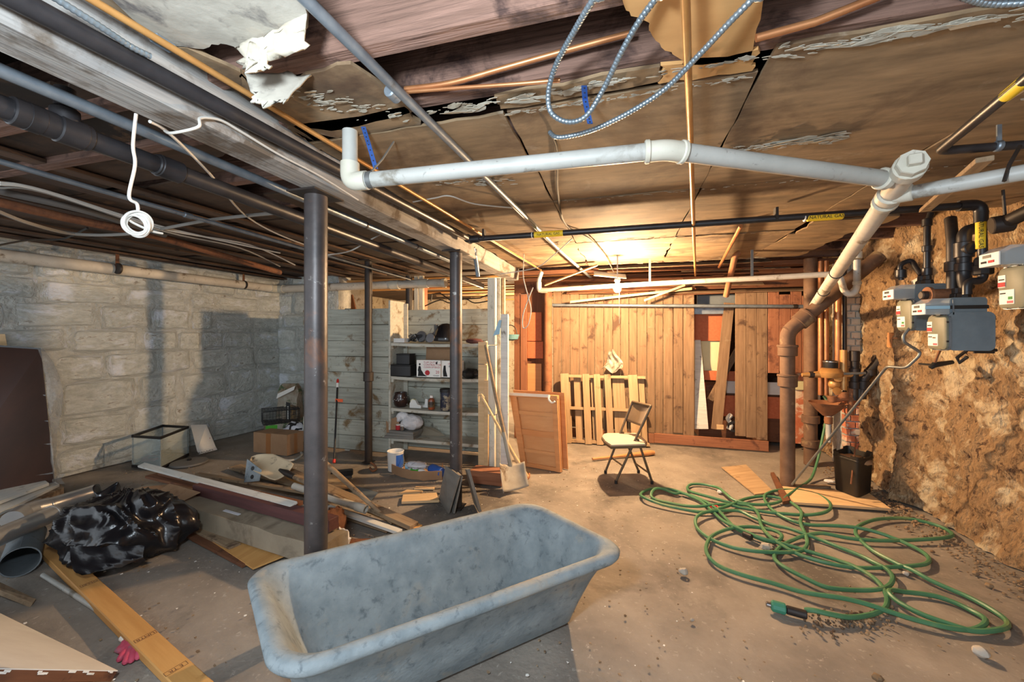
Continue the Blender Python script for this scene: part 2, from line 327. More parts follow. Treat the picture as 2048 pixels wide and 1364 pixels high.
def bend(pts, r=.06, k=5):                       # polyline with rounded corners
    pts = [V(p) for p in pts]; out = [pts[0]]
    for i in range(1, len(pts) - 1):
        a, c, b = pts[i - 1], pts[i], pts[i + 1]; d0 = (a - c); d1 = (b - c); q = min(r, d0.length * .45, d1.length * .45)
        s0, s1 = c + d0.normalized() * q, c + d1.normalized() * q
        for j in range(k + 1):
            t = j / k; out.append(s0 * (1 - t) ** 2 + c * 2 * t * (1 - t) + s1 * t * t)
    return out + [pts[-1]]
def cable(name, m, pts, r, label=None, cat='cable', group=None, k=6, n=7, parent=None):
    return obj(name, MB().tube(spline(pts, k), r, n), m, parent, label=label, cat=cat, group=group)
def collar(pt, d, r, L, n=16, lip=.0):
    d = V(d).normalized(); pt = V(pt); R = d.to_track_quat('Z', 'Y').to_matrix(); c = min(.004, L * .2)
    return MB().lathe([(r - c, -L / 2), (r, -L / 2 + c), (r, L / 2 - c), (r - c, L / 2)], pt, R, n)
def text(body, m, M, size, parent, name='lettering', ext=.0006, align='CENTER', sx=1.0):
    cu = bpy.data.curves.new(name, 'FONT'); cu.body = body; cu.size = size; cu.extrude = ext; cu.align_x = align; cu.align_y = 'CENTER'; cu.resolution_u = 2
    tmp = bpy.data.objects.new('tmp', cu); COL.objects.link(tmp); dg = bpy.context.evaluated_depsgraph_get(); me = bpy.data.meshes.new_from_object(tmp.evaluated_get(dg)); bpy.data.objects.remove(tmp)
    me.name = name; me.materials.clear(); me.materials.append(MT[m]); o = bpy.data.objects.new(name, me); return link(o, parent, M @ Mx.Diagonal((sx, 1, 1, 1)))
def fb(p, s=1.0): return mn.fractal(V(p) * s, .9, 2.1, 5)

# ================================================================ SETTING
CZ = 2.20
def st(name, label): return thing(name, label, 'setting', kind='structure')
# ---- floor
fl = st('floor', 'dusty uneven concrete basement floor with crumbs and stains')
obj('slab', MB().grid(lambda u, v: V((-6.2 + 9.2 * u, -1.6 + 11.2 * v, .010 * fb((u * 9, v * 11, 1), .5) - .012)), 92, 112), 'concrete', fl, M=Mx.Identity(4), smooth=80)

# ---- stone walls (each stone a part)
def stone_mesh(seed):
    r = random.Random(seed); mb = MB(); nu, nv = 8, 7
    out = {}
    def fn(u, v):
        x, y = u - .5, v - .5; e = max(abs(x), abs(y)) * 2
        cx = math.copysign(min(abs(x), .5), x); cy = y
        k = 1 - .09 * (abs(x * y) * 4) ** 2.2
        q = mn.noise(V((x * 3 + seed * 5, y * 3, seed)))
        return V((cx * k * (1 + .10 * q), cy * k * (1 + .10 * q), (1 - e ** 3) * .25 + .75 * (1 - e ** 14) + .35 * q * (1 - e ** 4)))
    mb.grid(fn, nu, nv); return mb
STONES = []
for s in range(12):
    mb = stone_mesh(s); me = bpy.data.meshes.new('stone'); me.from_pydata([tuple(p) for p in mb.v], [], mb.f); me.materials.append(MT['stone'])
    me.polygons.foreach_set('use_smooth', [True] * len(me.polygons)); STONES.append(me)
def stone_wall(name, label, a, b, h, parent=None, seed=1):
    w = st(name, label); a, b = V(a), V(b); L = (b - a).length; r = random.Random(seed)
    M = frame(a, b - a); Mw = M @ Mx.Rotation(pi / 2, 4, 'X')          # x along, y up, z out of the wall
    def fn(u, v): return V((u * L, v * h, .012 * fb((u * L * 3, v * h * 3, seed), 1.2)))
    obj('mortar_face', MB().grid(fn, int(L * 20), int(h * 20)), 'mortar', w, Mw, local=True, smooth=80)
    obj('wall_core', MB().box((L / 2, h / 2, -.16), (L, h, .28)), 'mortar', w, Mw, local=True, smooth=0)
    y = .03
    while y < h - .06:
        rh = min(r.uniform(.20, .36), h - y); x = -r.uniform(0, .2)
        while x < L:
            rw = r.uniform(.26, .68); x1 = min(x + rw, L); x0 = max(x, 0)
            if x1 - x0 > .08:
                o = bpy.data.objects.new('stone', r.choice(STONES)); hh = rh * r.uniform(.93, 1.03)
                Ms = Mw @ Mx.Translation(((x0 + x1) / 2, y + rh / 2 + r.uniform(-.015, .015), -.010)) @ Mx.Rotation(r.uniform(-.06, .06), 4, 'Z') @ Mx.Diagonal(((x1 - x0) * 1.06, hh * 1.08, r.uniform(.014, .036), 1))
                link(o, w, Ms)
            x += rw
        y += rh
    return w
stone_wall('wall_left', 'whitewashed rubble stone wall along the left side of the basement', (-5.42, .9, 0), (-5.10, 5.0, 0), 2.5, seed=3)
stone_wall('wall_rear_left', 'short whitewashed stone return wall behind the plank partition', (-5.15, 4.98, 0), (-4.05, 4.98, 0), 2.5, seed=8)

# ---- right wall: crumbling rubble and plaster
wr = st('wall_right', 'crumbling rubble wall with scabs of old plaster along the right side')
def wrf(u, v):
    y = -.6 + 6.3 * u; z = 2.5 * v
    q = fb((y * 1.7, z * 1.7, 4.2)); q2 = fb((y * 6, z * 6, 9.1)); q3 = fb((y * 17, z * 17, 2.7))
    x = 2.30 + .035 * q + .022 * q2 + .024 * q3 - .05 * max(0, 1 - z * 2.2) ** 2 + .10 * max(0, (2.6 - y)) * .4
    x -= .10 * math.exp(-((y - 4.16 + .05 * mn.noise(V((z * 3, 1, 1)))) / .07) ** 2)
    return V((x, y, z))
obj('rubble_face', MB().grid(wrf, 380, 150), 'rubble', wr, M=Mx.Identity(4), smooth=80)
obj('wall_core', MB().box((2.62, 2.6, 1.2), (.4, 6.6, 2.6)), 'rubble', wr, smooth=0)
wf = st('wall_far', 'cream plastered end wall of the further room')
obj('plaster_face', MB().box((-1.6, 9.3, 1.2), (9.6, .2, 2.6)), 'plaster', wf, smooth=0)
obj('plaster_face', MB().box((-6.2, 7.0, 1.2), (.2, 4.6, 2.6)), 'plaster', wf, smooth=0)
obj('plaster_face', MB().box((3.0, 7.6, 1.2), (.2, 3.6, 2.6)), 'plaster', wf, smooth=0)

# ---- beadboard back wall
YB = 5.45
wb = st('wall_back', 'old vertical beadboard partition closing the back of the room')
r5 = random.Random(5)
def bx_(px): return AY(px, CY, YB).x
x = bx_(1106); xe = bx_(1384)
while x < xe - .02:
    w = min(r5.uniform(.095, .125), xe - x); z1 = r5.uniform(1.90, 1.99); z0 = r5.uniform(.12, .15)
    board('plank', 'bead', (x + w / 2, YB + r5.uniform(-.004, .004), z0), (x + w / 2, YB, z1), w - .006, .022, (0, -1, 0), wb, ch=.004)
    x += w
for a, b, z0, z1, m in ((1372, 1388, .1, 1.9, 'bead'), (1470, 1491, .16, 1.93, 'bead'), (1491.5, 1512, .15, 1.92, 'bead'), (1512.5, 1534, .13, 1.90, 'bead'),
                     (1535, 1557, .93, 1.90, 'bead_red'), (1557.5, 1580, .95, 1.86, 'bead_red'), (1580.5, 1602, .94, 1.9, 'bead_red'), (1602.5, 1626, .92, 1.84, 'bead_red'), (1626.5, 1650, .9, 1.86, 'bead_red')):
    x0, x1 = bx_(a), bx_(b); board('plank', m, ((x0 + x1) / 2, YB - .012, z0), ((x0 + x1) / 2, YB - .012, z1), x1 - x0, .025, (0, -1, 0), wb, ch=.004)
for a, b, y0, y1, m in ((1308, 1535, YB - .03, YB - .035, 'bead_red'), (1106, 1308, YB - .02, YB - .02, 'bead_red')):   # bottom rails
    board('bottom_rail', m, (bx_(a), y0, .075), (bx_(b), y1, .065), .12, .03, (0, -1, 0), wb, ch=.004)
for i in range(16):                                               # old lath and header strips over the wall
    z = 1.87 + .021 * i; yy = YB - .02 - .034 * i * r5.uniform(.6, 1.1); xa = r5.uniform(-1.0, .7); xb = xa + r5.uniform(.7, 1.9)
    board('lath', r5.choice(('bead', 'bead_red', 'brownwood')), (xa, yy, z + r5.uniform(-.02, .02)), (min(xb, 2.1), yy - r5.uniform(-.03, .03), z + r5.uniform(-.02, .02)), r5.uniform(.03, .09), .008, (0, -.5, 1), wb, ch=0)
board('header', 'brownwood', (-1.5, YB + .03, 2.06), (2.2, YB + .03, 2.06), .22, .05, (0, -1, 0), wb)
board('header', 'brownwood', (-1.5, YB - .25, 2.19), (2.2, YB - .25, 2.19), .16, .05, (0, 0, 1), wb)
# left end of the back wall: broad boards and red cabinet panels round the pipe column
for a, b, m, z0, z1, yy in ((1029, 1041, 'bead_red', 0, 1.94, 5.22), (1041.5, 1054, 'bead_red', 0, 1.92, 5.21)):
    p, q = AY(a, CY, yy), AY(b, CY, yy); board('plank', m, ((p.x + q.x) / 2, yy, z0), ((p.x + q.x) / 2, yy, z1), q.x - p.x, .03, (0, -1, 0), wb)
board('plank', 'brownwood', (AY(1071, CY, 5.34).x, 5.34, 0), (AY(1071, CY, 5.34).x, 5.34, 1.95), .26, .02, (0, -1, 0), wb)
for a, b, ya, yb, m in ((1055, 1083, 625, 682, 'panel_red'), (1055, 1086, 683, 717, 'panel_red'), (1055, 1083, 727, 800, 'cabinet')):
    p, q = AY(a, ya, 5.28), AY(b, yb, 5.28); obj('panel', MB().box(((p.x + q.x) / 2, 5.28, (p.z + q.z) / 2), (q.x - p.x, .018, p.z - q.z), ch=.002), m, wb, smooth=0)

# ---- plank partition beside the shelves
wm = st('wall_middle', 'low partition of broad horizontal planks in worn white paint')
r6 = random.Random(6); XL = AY(608, CY, 4.06).x; XR = AY(777, CY, 4.06).x
z = .03; hs = []
for i in range(9):
    h = .186 if i else .17; board('plank', 'planks_old', (XL + r6.uniform(-.03, .03), 4.075 + r6.uniform(-.006, .006), z + h / 2), (XR, 4.075, z + h / 2 + r6.uniform(-.004, .004)), h - .004, .026, (0, -1, 0), wm, ch=.004, wob=.003); z += h
z = .03
for i in range(9):
    h = .186 if i else .17; board('plank', 'planks_old', (XR, 4.385 + r6.uniform(-.005, .005), z + h / 2), (-1.38, 4.385, z + h / 2), h - .004, .026, (0, -1, 0), wm, ch=.004, wob=.003); z += h
obj('gap_blocker', MB().box(((XL + XR) / 2, 4.097, .85), (XR - XL - .02, .012, 1.66)), 'subfloor', wm, smooth=0); obj('gap_blocker', MB().box(((XR - 1.38) / 2, 4.406, .85), (-1.38 - XR - .02, .012, 1.66)), 'subfloor', wm, smooth=0)  # unseen dark sheets added behind the planks to keep lamp light out of the gaps
z = .03
for i in range(9):
    h = .186 if i else .17; board('plank', 'planks_old', (XL + .01, 4.09, z + h / 2), (XL - .06, 4.97, z + h / 2), h - .004, .026, (1, 0, 0), wm, ch=.004); z += h  # hidden return run of planks, added to block far lamp light from the left wall
for xx in (XL + .05, (XL + XR) / 2): board('batten', 'shelf_wood', (xx, 4.12, 0), (xx, 4.12, 1.70), .07, .04, (0, -1, 0), wm)

# ---- ceiling
ce = st('ceiling', 'stained sagging ceiling sheets, bare joists and a long timber beam')
obj('subfloor_deck', MB().box((-1.5, 3.9, 2.475), (9.4, 11.4, .04)), 'subfloor', ce, smooth=0)
for y in (.30, .70, 1.01, 1.285, 1.80, 2.22, 2.64, 3.06, 3.5, 3.95, 4.4, 4.85, 5.3, 5.8, 6.3, 6.8, 7.3, 7.9):
    z0 = 2.213 if y in (1.01, 1.285) else 2.26
    board('joist', 'joist', (-6.0, y, (z0 + 2.455) / 2), (2.5, y, (z0 + 2.455) / 2), 2.455 - z0, .058, (0, -1, 0), ce, ch=.004)
def edge(a, b, n, j, r):
    a, b = V(a), V(b); return [a.lerp(b, (i + (r.uniform(-.3, .3) if i else 0)) / n) + V((r.uniform(-j, j), r.uniform(-j, j), 0)) for i in range(n)]
rc = random.Random(21)
def sheet(poly, m='sheet', j=.012, n=9, th=.011, name='ceiling_sheet', tilt=None):
    pts = []
    for i in range(len(poly)): pts += edge(poly[i], poly[(i + 1) % len(poly)], n, j, rc)
    if tilt:
        for p in pts: p.z += tilt(p)
    return obj(name, MB().prism(pts, (0, 0, th)), m, ce, smooth=0)
def rect(x0, x1, y0, y1, z=CZ): return [(x0, y0, z), (x1, y0, z), (x1, y1, z), (x0, y1, z)]
g = .004
XS = (-1.27, -.42, .40, 1.26, 2.30); YS = (1.28, 2.42, 3.58, 4.80)
for i in range(4):
    for k in range(3):
        x0, x1, y0, y1 = XS[i] + g, XS[i + 1] - g, YS[k] + g, YS[k + 1] - g
        if (i, k) == (3, 1): y1 = 3.3
        if (i, k) == (3, 2): y0, x1 = 3.72, 1.72
        if (i, k) == (0, 0): y0 = 1.40
        if i == 1 and k == 0: y0 = 1.40
        sheet(rect(x0, x1, y0, y1, CZ + rc.uniform(-.004, .004)), 'sheet', j=.006 if k < 2 else .02)
sheet([(-.42, 1.29, CZ), (.10, 1.285, CZ), (.10, 1.37, CZ), (-.42, 1.375, CZ)], 'sheet', j=.012, n=5)
sheet([(.11, 1.285, CZ), (.37, 1.285, CZ), (.37, 1.385, CZ), (.11, 1.375, CZ)], 'sheet_orange', j=.012, n=5)
sheet([P(1245, 2, 2.2), P(1262, 30, 2.2), P(1296, 45, 2.2), P(1302, 70, 2.2), P(1330, 100, 2.2), P(1366, 118, 2.2), P(1366, 132, 2.2), P(1499, 118, 2.2), P(1528, 0, 2.2), (.33, .75, CZ), (.05, .75, CZ)], 'sheet_orange', j=.004, n=4)
# left of the conduit: the whitish sheet with the torn hole
px = lambda L, z=2.2: [P(a, b, z) for a, b in L]
sheet(px([(150, -60), (560, -60), (612, 5), (616, 44), (600, 72), (560, 88), (520, 82), (470, 95), (440, 84), (420, 96), (370, 95), (330, 92)]), 'sheet_white', j=.006, n=3)
sheet(px([(485, 145), (520, 182), (556, 192), (612, 150), (700, 126), (836, 222), (716, 252), (664, 262), (606, 256), (540, 218), (480, 170)]), 'sheet', j=.006, n=3)
sheet(px([(330, 92), (372, 97), (484, 145), (545, 222), (610, 262), (690, 280), (640, 300), (520, 215), (420, 150)]), 'sheet', j=.005, n=3)
sheet(rect(-1.27, -.75, 1.27, 1.39), 'sheet', j=.01, n=5)
# torn flap curling down beside the hole
def flap(corn, m, curl, name='hanging_flap', nu=14, nv=8, sd=3):
    c = [V(q) for q in corn]
    def fn(u, v):
        p = c[0].lerp(c[1], u).lerp(c[3].lerp(c[2], u), v); q = fb((u * 4, v * 4, sd)); e = (.025 * q if v > .8 else 0)
        return p + V((e, e, -curl * v * v + .012 * q + (.02 * q if v > .9 else 0)))
    mb = MB().grid(fn, nu, nv); o = obj(name, mb, m, ce, smooth=60); md = o.modifiers.new('t', 'SOLIDIFY'); md.thickness = .006; return o
flap([P(470, 95, 2.2), P(616, 30, 2.2), P(608, 78, 2.17), P(500, 112, 2.17)], 'flake', .03)
flap([P(498, 84, 2.19), P(535, 84, 2.19), P(532, 128, 2.12), P(490, 118, 2.12)], 'flake', .02, sd=5)
flap([P(488, 142, 2.19), P(622, 150, 2.19), P(560, 192, 2.10), P(505, 180, 2.11)], 'sheet_white', .03, sd=7)
# far right torn strips
sheet([(1.30, 3.34, 2.19), (1.78, 3.30, 2.19), (1.74, 3.66, 2.17), (1.30, 3.70, 2.19)], 'sheet', j=.02, n=5)
# ceiling left of the beam: dark panels with gaps
XBL = -1.45
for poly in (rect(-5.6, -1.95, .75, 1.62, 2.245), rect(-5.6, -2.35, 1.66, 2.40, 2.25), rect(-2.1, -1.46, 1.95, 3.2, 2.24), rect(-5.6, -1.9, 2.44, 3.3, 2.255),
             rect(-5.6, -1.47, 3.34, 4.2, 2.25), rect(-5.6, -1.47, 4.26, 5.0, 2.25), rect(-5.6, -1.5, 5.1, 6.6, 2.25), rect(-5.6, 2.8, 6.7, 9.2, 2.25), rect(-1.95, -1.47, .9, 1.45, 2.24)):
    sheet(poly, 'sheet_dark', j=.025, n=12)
for k, xx in enumerate((-2.28, -2.72, -2.98, -3.30, -3.62, -3.95, -4.3, -4.75, -5.05)):        # strips of furring along the left ceiling
    board('furring_strip', 'lathwood', (xx, .6, 2.226), (xx + .04, 5.0, 2.226), (.05, .09, .12)[k % 3], .02, (0, 0, 1), ce)
# the beam
board('beam', 'beam', (-1.37, -1.2, 2.165), (-1.36, 4.9, 2.155), .15, .18, (0, 0, 1), ce, ch=.008)
board('beam_cap', 'oldwood', (-1.36, -1.2, 2.268), (-1.36, 4.9, 2.268), .19, .03, (0, 0, 1), ce)
# peeling paint along the seams
pf = MB(); rp = random.Random(4)
def flakes(a, b, n, s0, s1, wid):
    for i in range(int(n * 3)):
        c = V(a).lerp(V(b), rp.random()) + V((rp.uniform(-wid, wid), rp.gauss(0, wid * .5), -.003 - rp.random() * .008)); s = rp.uniform(s0, s1) * rp.uniform(.2, .75); k = rp.randint(9, 14); el = rp.uniform(.12, .4); a0 = rp.uniform(-.25, .25)
        tx, ty = rp.uniform(-.12, .12), rp.uniform(-.3, .3); pts = []
        for q in range(k):
            an = 2 * pi * q / k; rr = s * rp.uniform(.45, 1.1); x_, y_ = rr * cos(an), rr * el * sin(an); x2, y2 = x_ * cos(a0) - y_ * sin(a0), x_ * sin(a0) + y_ * cos(a0)
            pts.append(c + V((x2, y2, tx * x2 + ty * y2)))
        pf.prism(pts, (0, 0, .0016))
flakes((-.72, 1.31, CZ), (1.4, 1.30, CZ), 46, .012, .05, .014); flakes((-.42, 1.40, CZ), (.36, 1.40, CZ), 26, .012, .04, .012)
flakes((.42, 1.94, CZ), (.85, 1.94, CZ), 22, .02, .06, .03); flakes((.42, 1.30, CZ), (1.3, 1.32, CZ), 26, .02, .06, .03)
flakes((-.35, 2.42, CZ), (2.0, 2.42, CZ), 18, .012, .035, .02); flakes((-.95, 1.95, CZ), (-.55, 2.02, CZ), 14, .015, .05, .05); flakes((1.25, 1.6, CZ), (1.5, 1.9, CZ), 14, .02, .06, .05)
flakes((-1.1, 1.05, CZ), (-.8, 1.3, CZ), 24, .015, .05, .06); flakes((-.7, 3.5, CZ), (1.2, 3.6, CZ), 20, .02, .06, .04); flakes((-.2, 4.75, CZ), (1.4, 4.75, CZ), 24, .02, .07, .06)
flakes((.55, 1.93, CZ), (.80, 1.93, CZ), 4, .07, .16, .02); flakes((1.30, 1.72, CZ), (1.42, 1.80, CZ), 4, .06, .13, .03); flakes((-.62, 1.33, CZ), (.0, 1.32, CZ), 5, .05, .12, .012); flakes((.5, 1.31, CZ), (1.2, 1.31, CZ), 6, .06, .14, .015)
tag(obj('peeling_paint', pf, 'flake', ce, smooth=0), kind='stuff')

# ---- columns
def column(px_, Y, r, z1, label, m='steel_post', n=24, base=True):
    p = AY(px_, CY, Y); t = thing('steel_column', label, 'column', (p.x, Y, 0), kind='thing')
    mb = MB().lathe([(r, 0), (r, z1)], (p.x, Y, 0), None, n); obj('shaft', mb, m, t)
    if base:
        obj('top_plate', MB().box((p.x, Y, z1 + .005), (.16, .2, .010), ch=.002), 'dark_iron', t, smooth=0); obj('base_plate', MB().box((p.x, Y, .004), (r * 2.6, r * 2.6, .008), ch=.002), 'dark_iron', t, smooth=0)
    return t
column(632, 1.62, .052, 2.062, 'thick scuffed steel column with flaking white paint, right behind the tub')
column(912, 3.02, .050, 2.05, 'dark rusty steel column with leaning slates at its foot')
t = column(737, 3.80, .040, 2.18, 'thin black iron column in front of the plank partition', 'dark_iron')
p = AY(737, 753, 3.80); obj('coupling', collar((p.x, 3.80, p.z), (0, 0, 1), .055, .10), 'dark_iron', t)
t = column(1096, 5.16, .052, 2.05, 'brown rusted pipe column at the left end of the beadboard', 'rust', base=False)
p = AY(818, CY, 5.0); column(818, 5.0, .045, 2.2, 'dark iron column standing beyond the top of the shelves', 'dark_iron', base=False)
t = thing('wooden_stud', 'pale painted wooden studs beside the dark column beyond the shelves', 'stud', (p.x + .12, 5.02, 0), kind='thing')
for k in (0, 1): obj('stud_board', MB().box((p.x + .10 + .075 * k, 5.04, 1.1), (.06, .05, 2.2), ch=.003), 'paintedpost', t, smooth=0)
# wooden post at the end of the shelves
t = thing('wooden_post', 'whitewashed wooden post with pale strips, at the right end of the shelves', 'post', (AY(990, CY, 3.76).x, 3.76, 0), kind='thing')
for a, b, yy, ya, yb, dp, m in ((975, 990.5, 3.74, 556, 690, .09, 'paintedpost'), (976, 991, 3.74, 691, 830, .085, 'paintedpost'), (978, 989, 3.74, 831, 960, .085, 'paintedpost'), (992, 1001, 3.80, 556, 960, .05, 'shelf_wood'), (1004, 1009, 3.82, 556, 960, .04, 'pine'), (1001, 1016, 3.72, 628, 960, .03, 'whitewood')):
    q0, q1 = AY(a, ya, yy), AY(b, yb, yy); z1 = q0.z; z0 = max(q1.z, .0)
    obj('post_board', MB().box(((q0.x + q1.x) / 2, yy + dp / 2, (z0 + z1) / 2), (q1.x - q0.x, dp, z1 - z0), ch=.004), m, t, smooth=0)
# ---- the bare bulb that lights the room
t = thing('light_bulb', 'bare lit bulb with a pull string hanging under the ceiling', 'bulb', BULB)
mb = MB().ball(BULB, (.037, .037, .042), 16, 10); bm_ = bpy.data.materials.new('bulb_glow'); bm_.use_nodes = True
b_ = bm_.node_tree.nodes['Principled BSDF']; b_.inputs['Emission Color'].default_value = (*WARM, 1); b_.inputs['Emission Strength'].default_value = BULB_POWER / (4 * pi * pi * .0385 ** 2); b_.inputs['Base Color'].default_value = (0, 0, 0, 1)
obj('glass_globe', mb, bm_, t, smooth=80)
obj('socket', MB().lathe([(.018, .034), (.022, .04), (.022, .075), (.03, .078), (.03, .10)], BULB, None, 16), 'white', t)
obj('canopy', MB().lathe([(.006, .10), (.006, .40), (.055, .405), (.055, .432)], BULB, None, 16), 'white', t)
obj('pull_string', MB().tube([BULB + V((.018, -.02, .05)), BULB + V((.02, -.025, -.05)), BULB + V((.02, -.025, -.36))], .0022, 6), 'cable_white', t)

# ================================================================ PIPES AND CABLES
def pipe(name, m, pts, r, label, cat='pipe', rb=.05, n=14, group=None):
    p = bend(pts, rb) if len(pts) > 2 else [V(q) for q in pts]
    t = thing(name, label, cat, p[0], group, kind='thing'); obj('tube', MB().tube(p, r, n), m, t); return t
def extend(a, b, k): return a + (a - b).normalized() * k
# big white drain across the middle
A0, A1, B_, C_ = P(694, 262, 2.2), D(700, 364, 1.592), D(1332, 300, 1.36), D(1800, 362, 1.53)
A0 = V((A1.x, A1.y, 2.21))
t = thing('drain_pipe', 'big white plastic drain pipe running across under the ceiling', 'pipe', (B_.x, B_.y, B_.z - .03), kind='thing')
obj('tube', MB().tube([A0, A1 + V((0, 0, .05))], .029, 18), 'pvc', t)
obj('elbow', MB().tube(bend([A1 + V((0, 0, .075)), A1, A1 + (B_ - A1).normalized() * .075], .06, 7), .036, 18), 'fitting', t)
obj('tube', MB().tube([A1 + (B_ - A1).normalized() * .05, B_], .0295, 18), 'pvc', t)
obj('elbow', MB().tube(bend([B_ - (B_ - A1).normalized() * .06, B_, B_ + (C_ - B_).normalized() * .06], .045, 6), .0345, 18), 'fitting', t)
for q, d in ((B_ - (B_ - A1).normalized() * .06, B_ - A1), (B_ + (C_ - B_).normalized() * .06, C_ - B_)): obj('collar', collar(q, d, .039, .018, 20), 'fitting', t)
obj('tube', MB().tube([B_ + (C_ - B_).normalized() * .05, C_], .0305, 18), 'pvc', t)
obj('collar', collar(C_ + (B_ - C_).normalized() * .075, B_ - C_, .040, .03, 20), 'fitting', t)
for k, (c_, m_) in enumerate(((.09, 'strap'),)):
    q = A1 + (B_ - A1).normalized() * c_; R = (B_ - A1).to_track_quat('Z', 'Y').to_matrix()
    h = obj('hanger_strap', MB().lathe([(.0305, -.010), (.0325, -.010), (.0325, .010), (.0305, .010)], q, R, 20, caps=False), m_, t)
    obj('strap_tail', MB().tube([q + V((0, 0, .03)), q + V((.02, .05, .10)), q + V((.04, .10, .19))], .004, 4), 'strap', t)
D1 = D(1612, 634, 4.38); dd = (D1 - C_).normalized()
t2 = thing('waste_pipe', 'cream diagonal waste pipe with square cleanout plug, falling towards the back corner', 'pipe', D1 + V((0, 0, -.05)), kind='thing')
obj('tube', MB().tube([C_ - dd * .09, D1, D(1633, 800, 4.38)], .037, 18), 'pvc_dirty', t2)
obj('wye_collar', collar(C_ + dd * .13, dd, .047, .05, 20), 'fitting', t2); obj('wye_collar', collar(C_ + dd * .20, dd, .0465, .03, 20), 'fitting', t2)
obj('cleanout_hub', collar(C_ - dd * .10, dd, .049, .05, 20), 'fitting', t2)
R_ = dd.to_track_quat('Z', 'Y').to_matrix(); pl = obj('cleanout_plug', MB().lathe([(.043, -.155), (.045, -.15), (.045, -.12)], C_, R_, 8), 'fitting', t2, smooth=0)
obj('square_nut', MB().box(C_ - dd * .165, (.036, .036, .03), R_, ch=.003), 'fitting', pl, smooth=0)
for s in (.42, .60, .80): obj('wire_hanger', collar(C_.lerp(D1, s), dd, .0425, .006), 'dark_iron', t2)
q0, q1 = D(1806, 388, 1.60), D(2075, 340, 1.33)
t = pipe('branch_pipe', 'pvc', [q0, q1], .027, 'dusty white branch pipe at the right edge under the ceiling'); obj('collar', collar(q0, q1 - q0, .033, .06), 'fitting', t)
obj('hanger_strap', MB().tube([D(2008, 362, 1.36), D(2018, 330, 1.37), D(2040, 292, 1.40)], .006, 5), 'dark_iron', t)
# blue perforated straps
for pts, lab in (([P(727, 254, 2.19), D(738, 290, 1.60), D(752, 338, 1.60)], 'blue perforated hanger strap hanging beside the elbow of the white drain'), ([P(1168, 172, 2.19), D(1170, 200, 1.34), D(1176, 230, 1.33), D(1180, 248, 1.33)], 'blue steel strap hanging behind the flexible metal cable loop')):
    w = RT * .009; tt = MB(); n_ = len(pts)
    tt.add([p_ + w * s for p_ in pts for s in (-1, 1)] + [p_ + w * s - FW * .003 for p_ in pts for s in (-1, 1)], [(2 * i, 2 * i + 1, 2 * i + 3, 2 * i + 2) for i in range(n_ - 1)] + [(2 * n_ + 2 * i, 2 * n_ + 2 * i + 2, 2 * n_ + 2 * i + 3, 2 * n_ + 2 * i + 1) for i in range(n_ - 1)] + [(2 * i, 2 * i + 2, 2 * n_ + 2 * i + 2, 2 * n_ + 2 * i) for i in range(n_ - 1)] + [(2 * i + 1, 2 * n_ + 2 * i + 1, 2 * n_ + 2 * i + 3, 2 * i + 3) for i in range(n_ - 1)])
    th = thing('hanger_strap', lab, 'strap', pts[-1], kind='thing'); obj('band', tt, 'strap_blue', th, smooth=0)
    hm = MB()
    for i in range(9):
        s = (i + .5) / 9 * (n_ - 1); k = int(s); q = pts[k].lerp(pts[k + 1], s - k); hm.add(collar(q - FW * .0035, FW, .0028, .002, 8).v, collar(q, FW, .0028, .002, 8).f)
    obj('hole', hm, 'black', th, smooth=0)

# natural gas line
YG = 2.88
g0, g1 = AY(950, 478, YG), AY(1962, 409, YG); g2 = AY(1966, 532, YG); g3 = V((g2.x, YG, AY(1966, 562, YG).z)); g4 = V((AY(1934, 566, YG).x, YG, g3.z)); g5 = V((g4.x, YG, 1.62))
t = pipe('gas_pipe', 'black_pipe', [g0, g1, g2, g3, g4, g5], .021, 'black gas pipe with yellow NATURAL GAS labels crossing under the ceiling to the meters', rb=.05)
obj('elbow', MB().tube(bend([g1 - V((.10, 0, 0)), g1, g1 - V((0, 0, .10))], .06, 6), .030, 16), 'black_pipe', t)
obj('tee', collar(g0, (1, 0, 0), .029, .08), 'black_pipe', t)
obj('union', MB().lathe([(.036, -.05), (.042, -.045), (.042, .0), (.037, .004), (.037, .035), (.030, .05)], g2, None, 8), 'black_pipe', t, smooth=0)
for xx in (AY(968, 470, YG).x, AY(1552, 440, YG).x, AY(1790, 420, YG).x): obj('clamp', MB().box((xx, YG, 2.150), (.016, .05, .075), ch=.002), 'dark_iron', t, smooth=0)
def gaslabel(a, b, r, par, size, down=False):
    d = (b - a).normalized(); L = (b - a).length; c = (a + b) / 2; nrm = (E - c); nrm = (nrm - d * nrm.dot(d)).normalized()
    s = obj('label_sleeve', collar(c, d, r + .0012, L, 20), 'yellow', par)
    obj('label_band', collar(a - d * .014, d, r + .0012, .006, 20), 'label_white' if not down else 'yellow', par)
    y = nrm.cross(d); M = Mx((d, y, nrm)).transposed().to_4x4(); M.translation = c + nrm * (r + .0022)
    text('NATURAL GAS', 'ink', M, size, s)
gaslabel(AY(1068, 470, YG), AY(1127, 466, YG), .021, t, .025); gaslabel(AY(1614, 436, YG), AY(1686, 431, YG), .021, t, .027)
gaslabel(V((g1.x, YG, AY(1962, 434, YG).z)), V((g1.x, YG, AY(1962, 498, YG).z)), .021, t, .026, True)
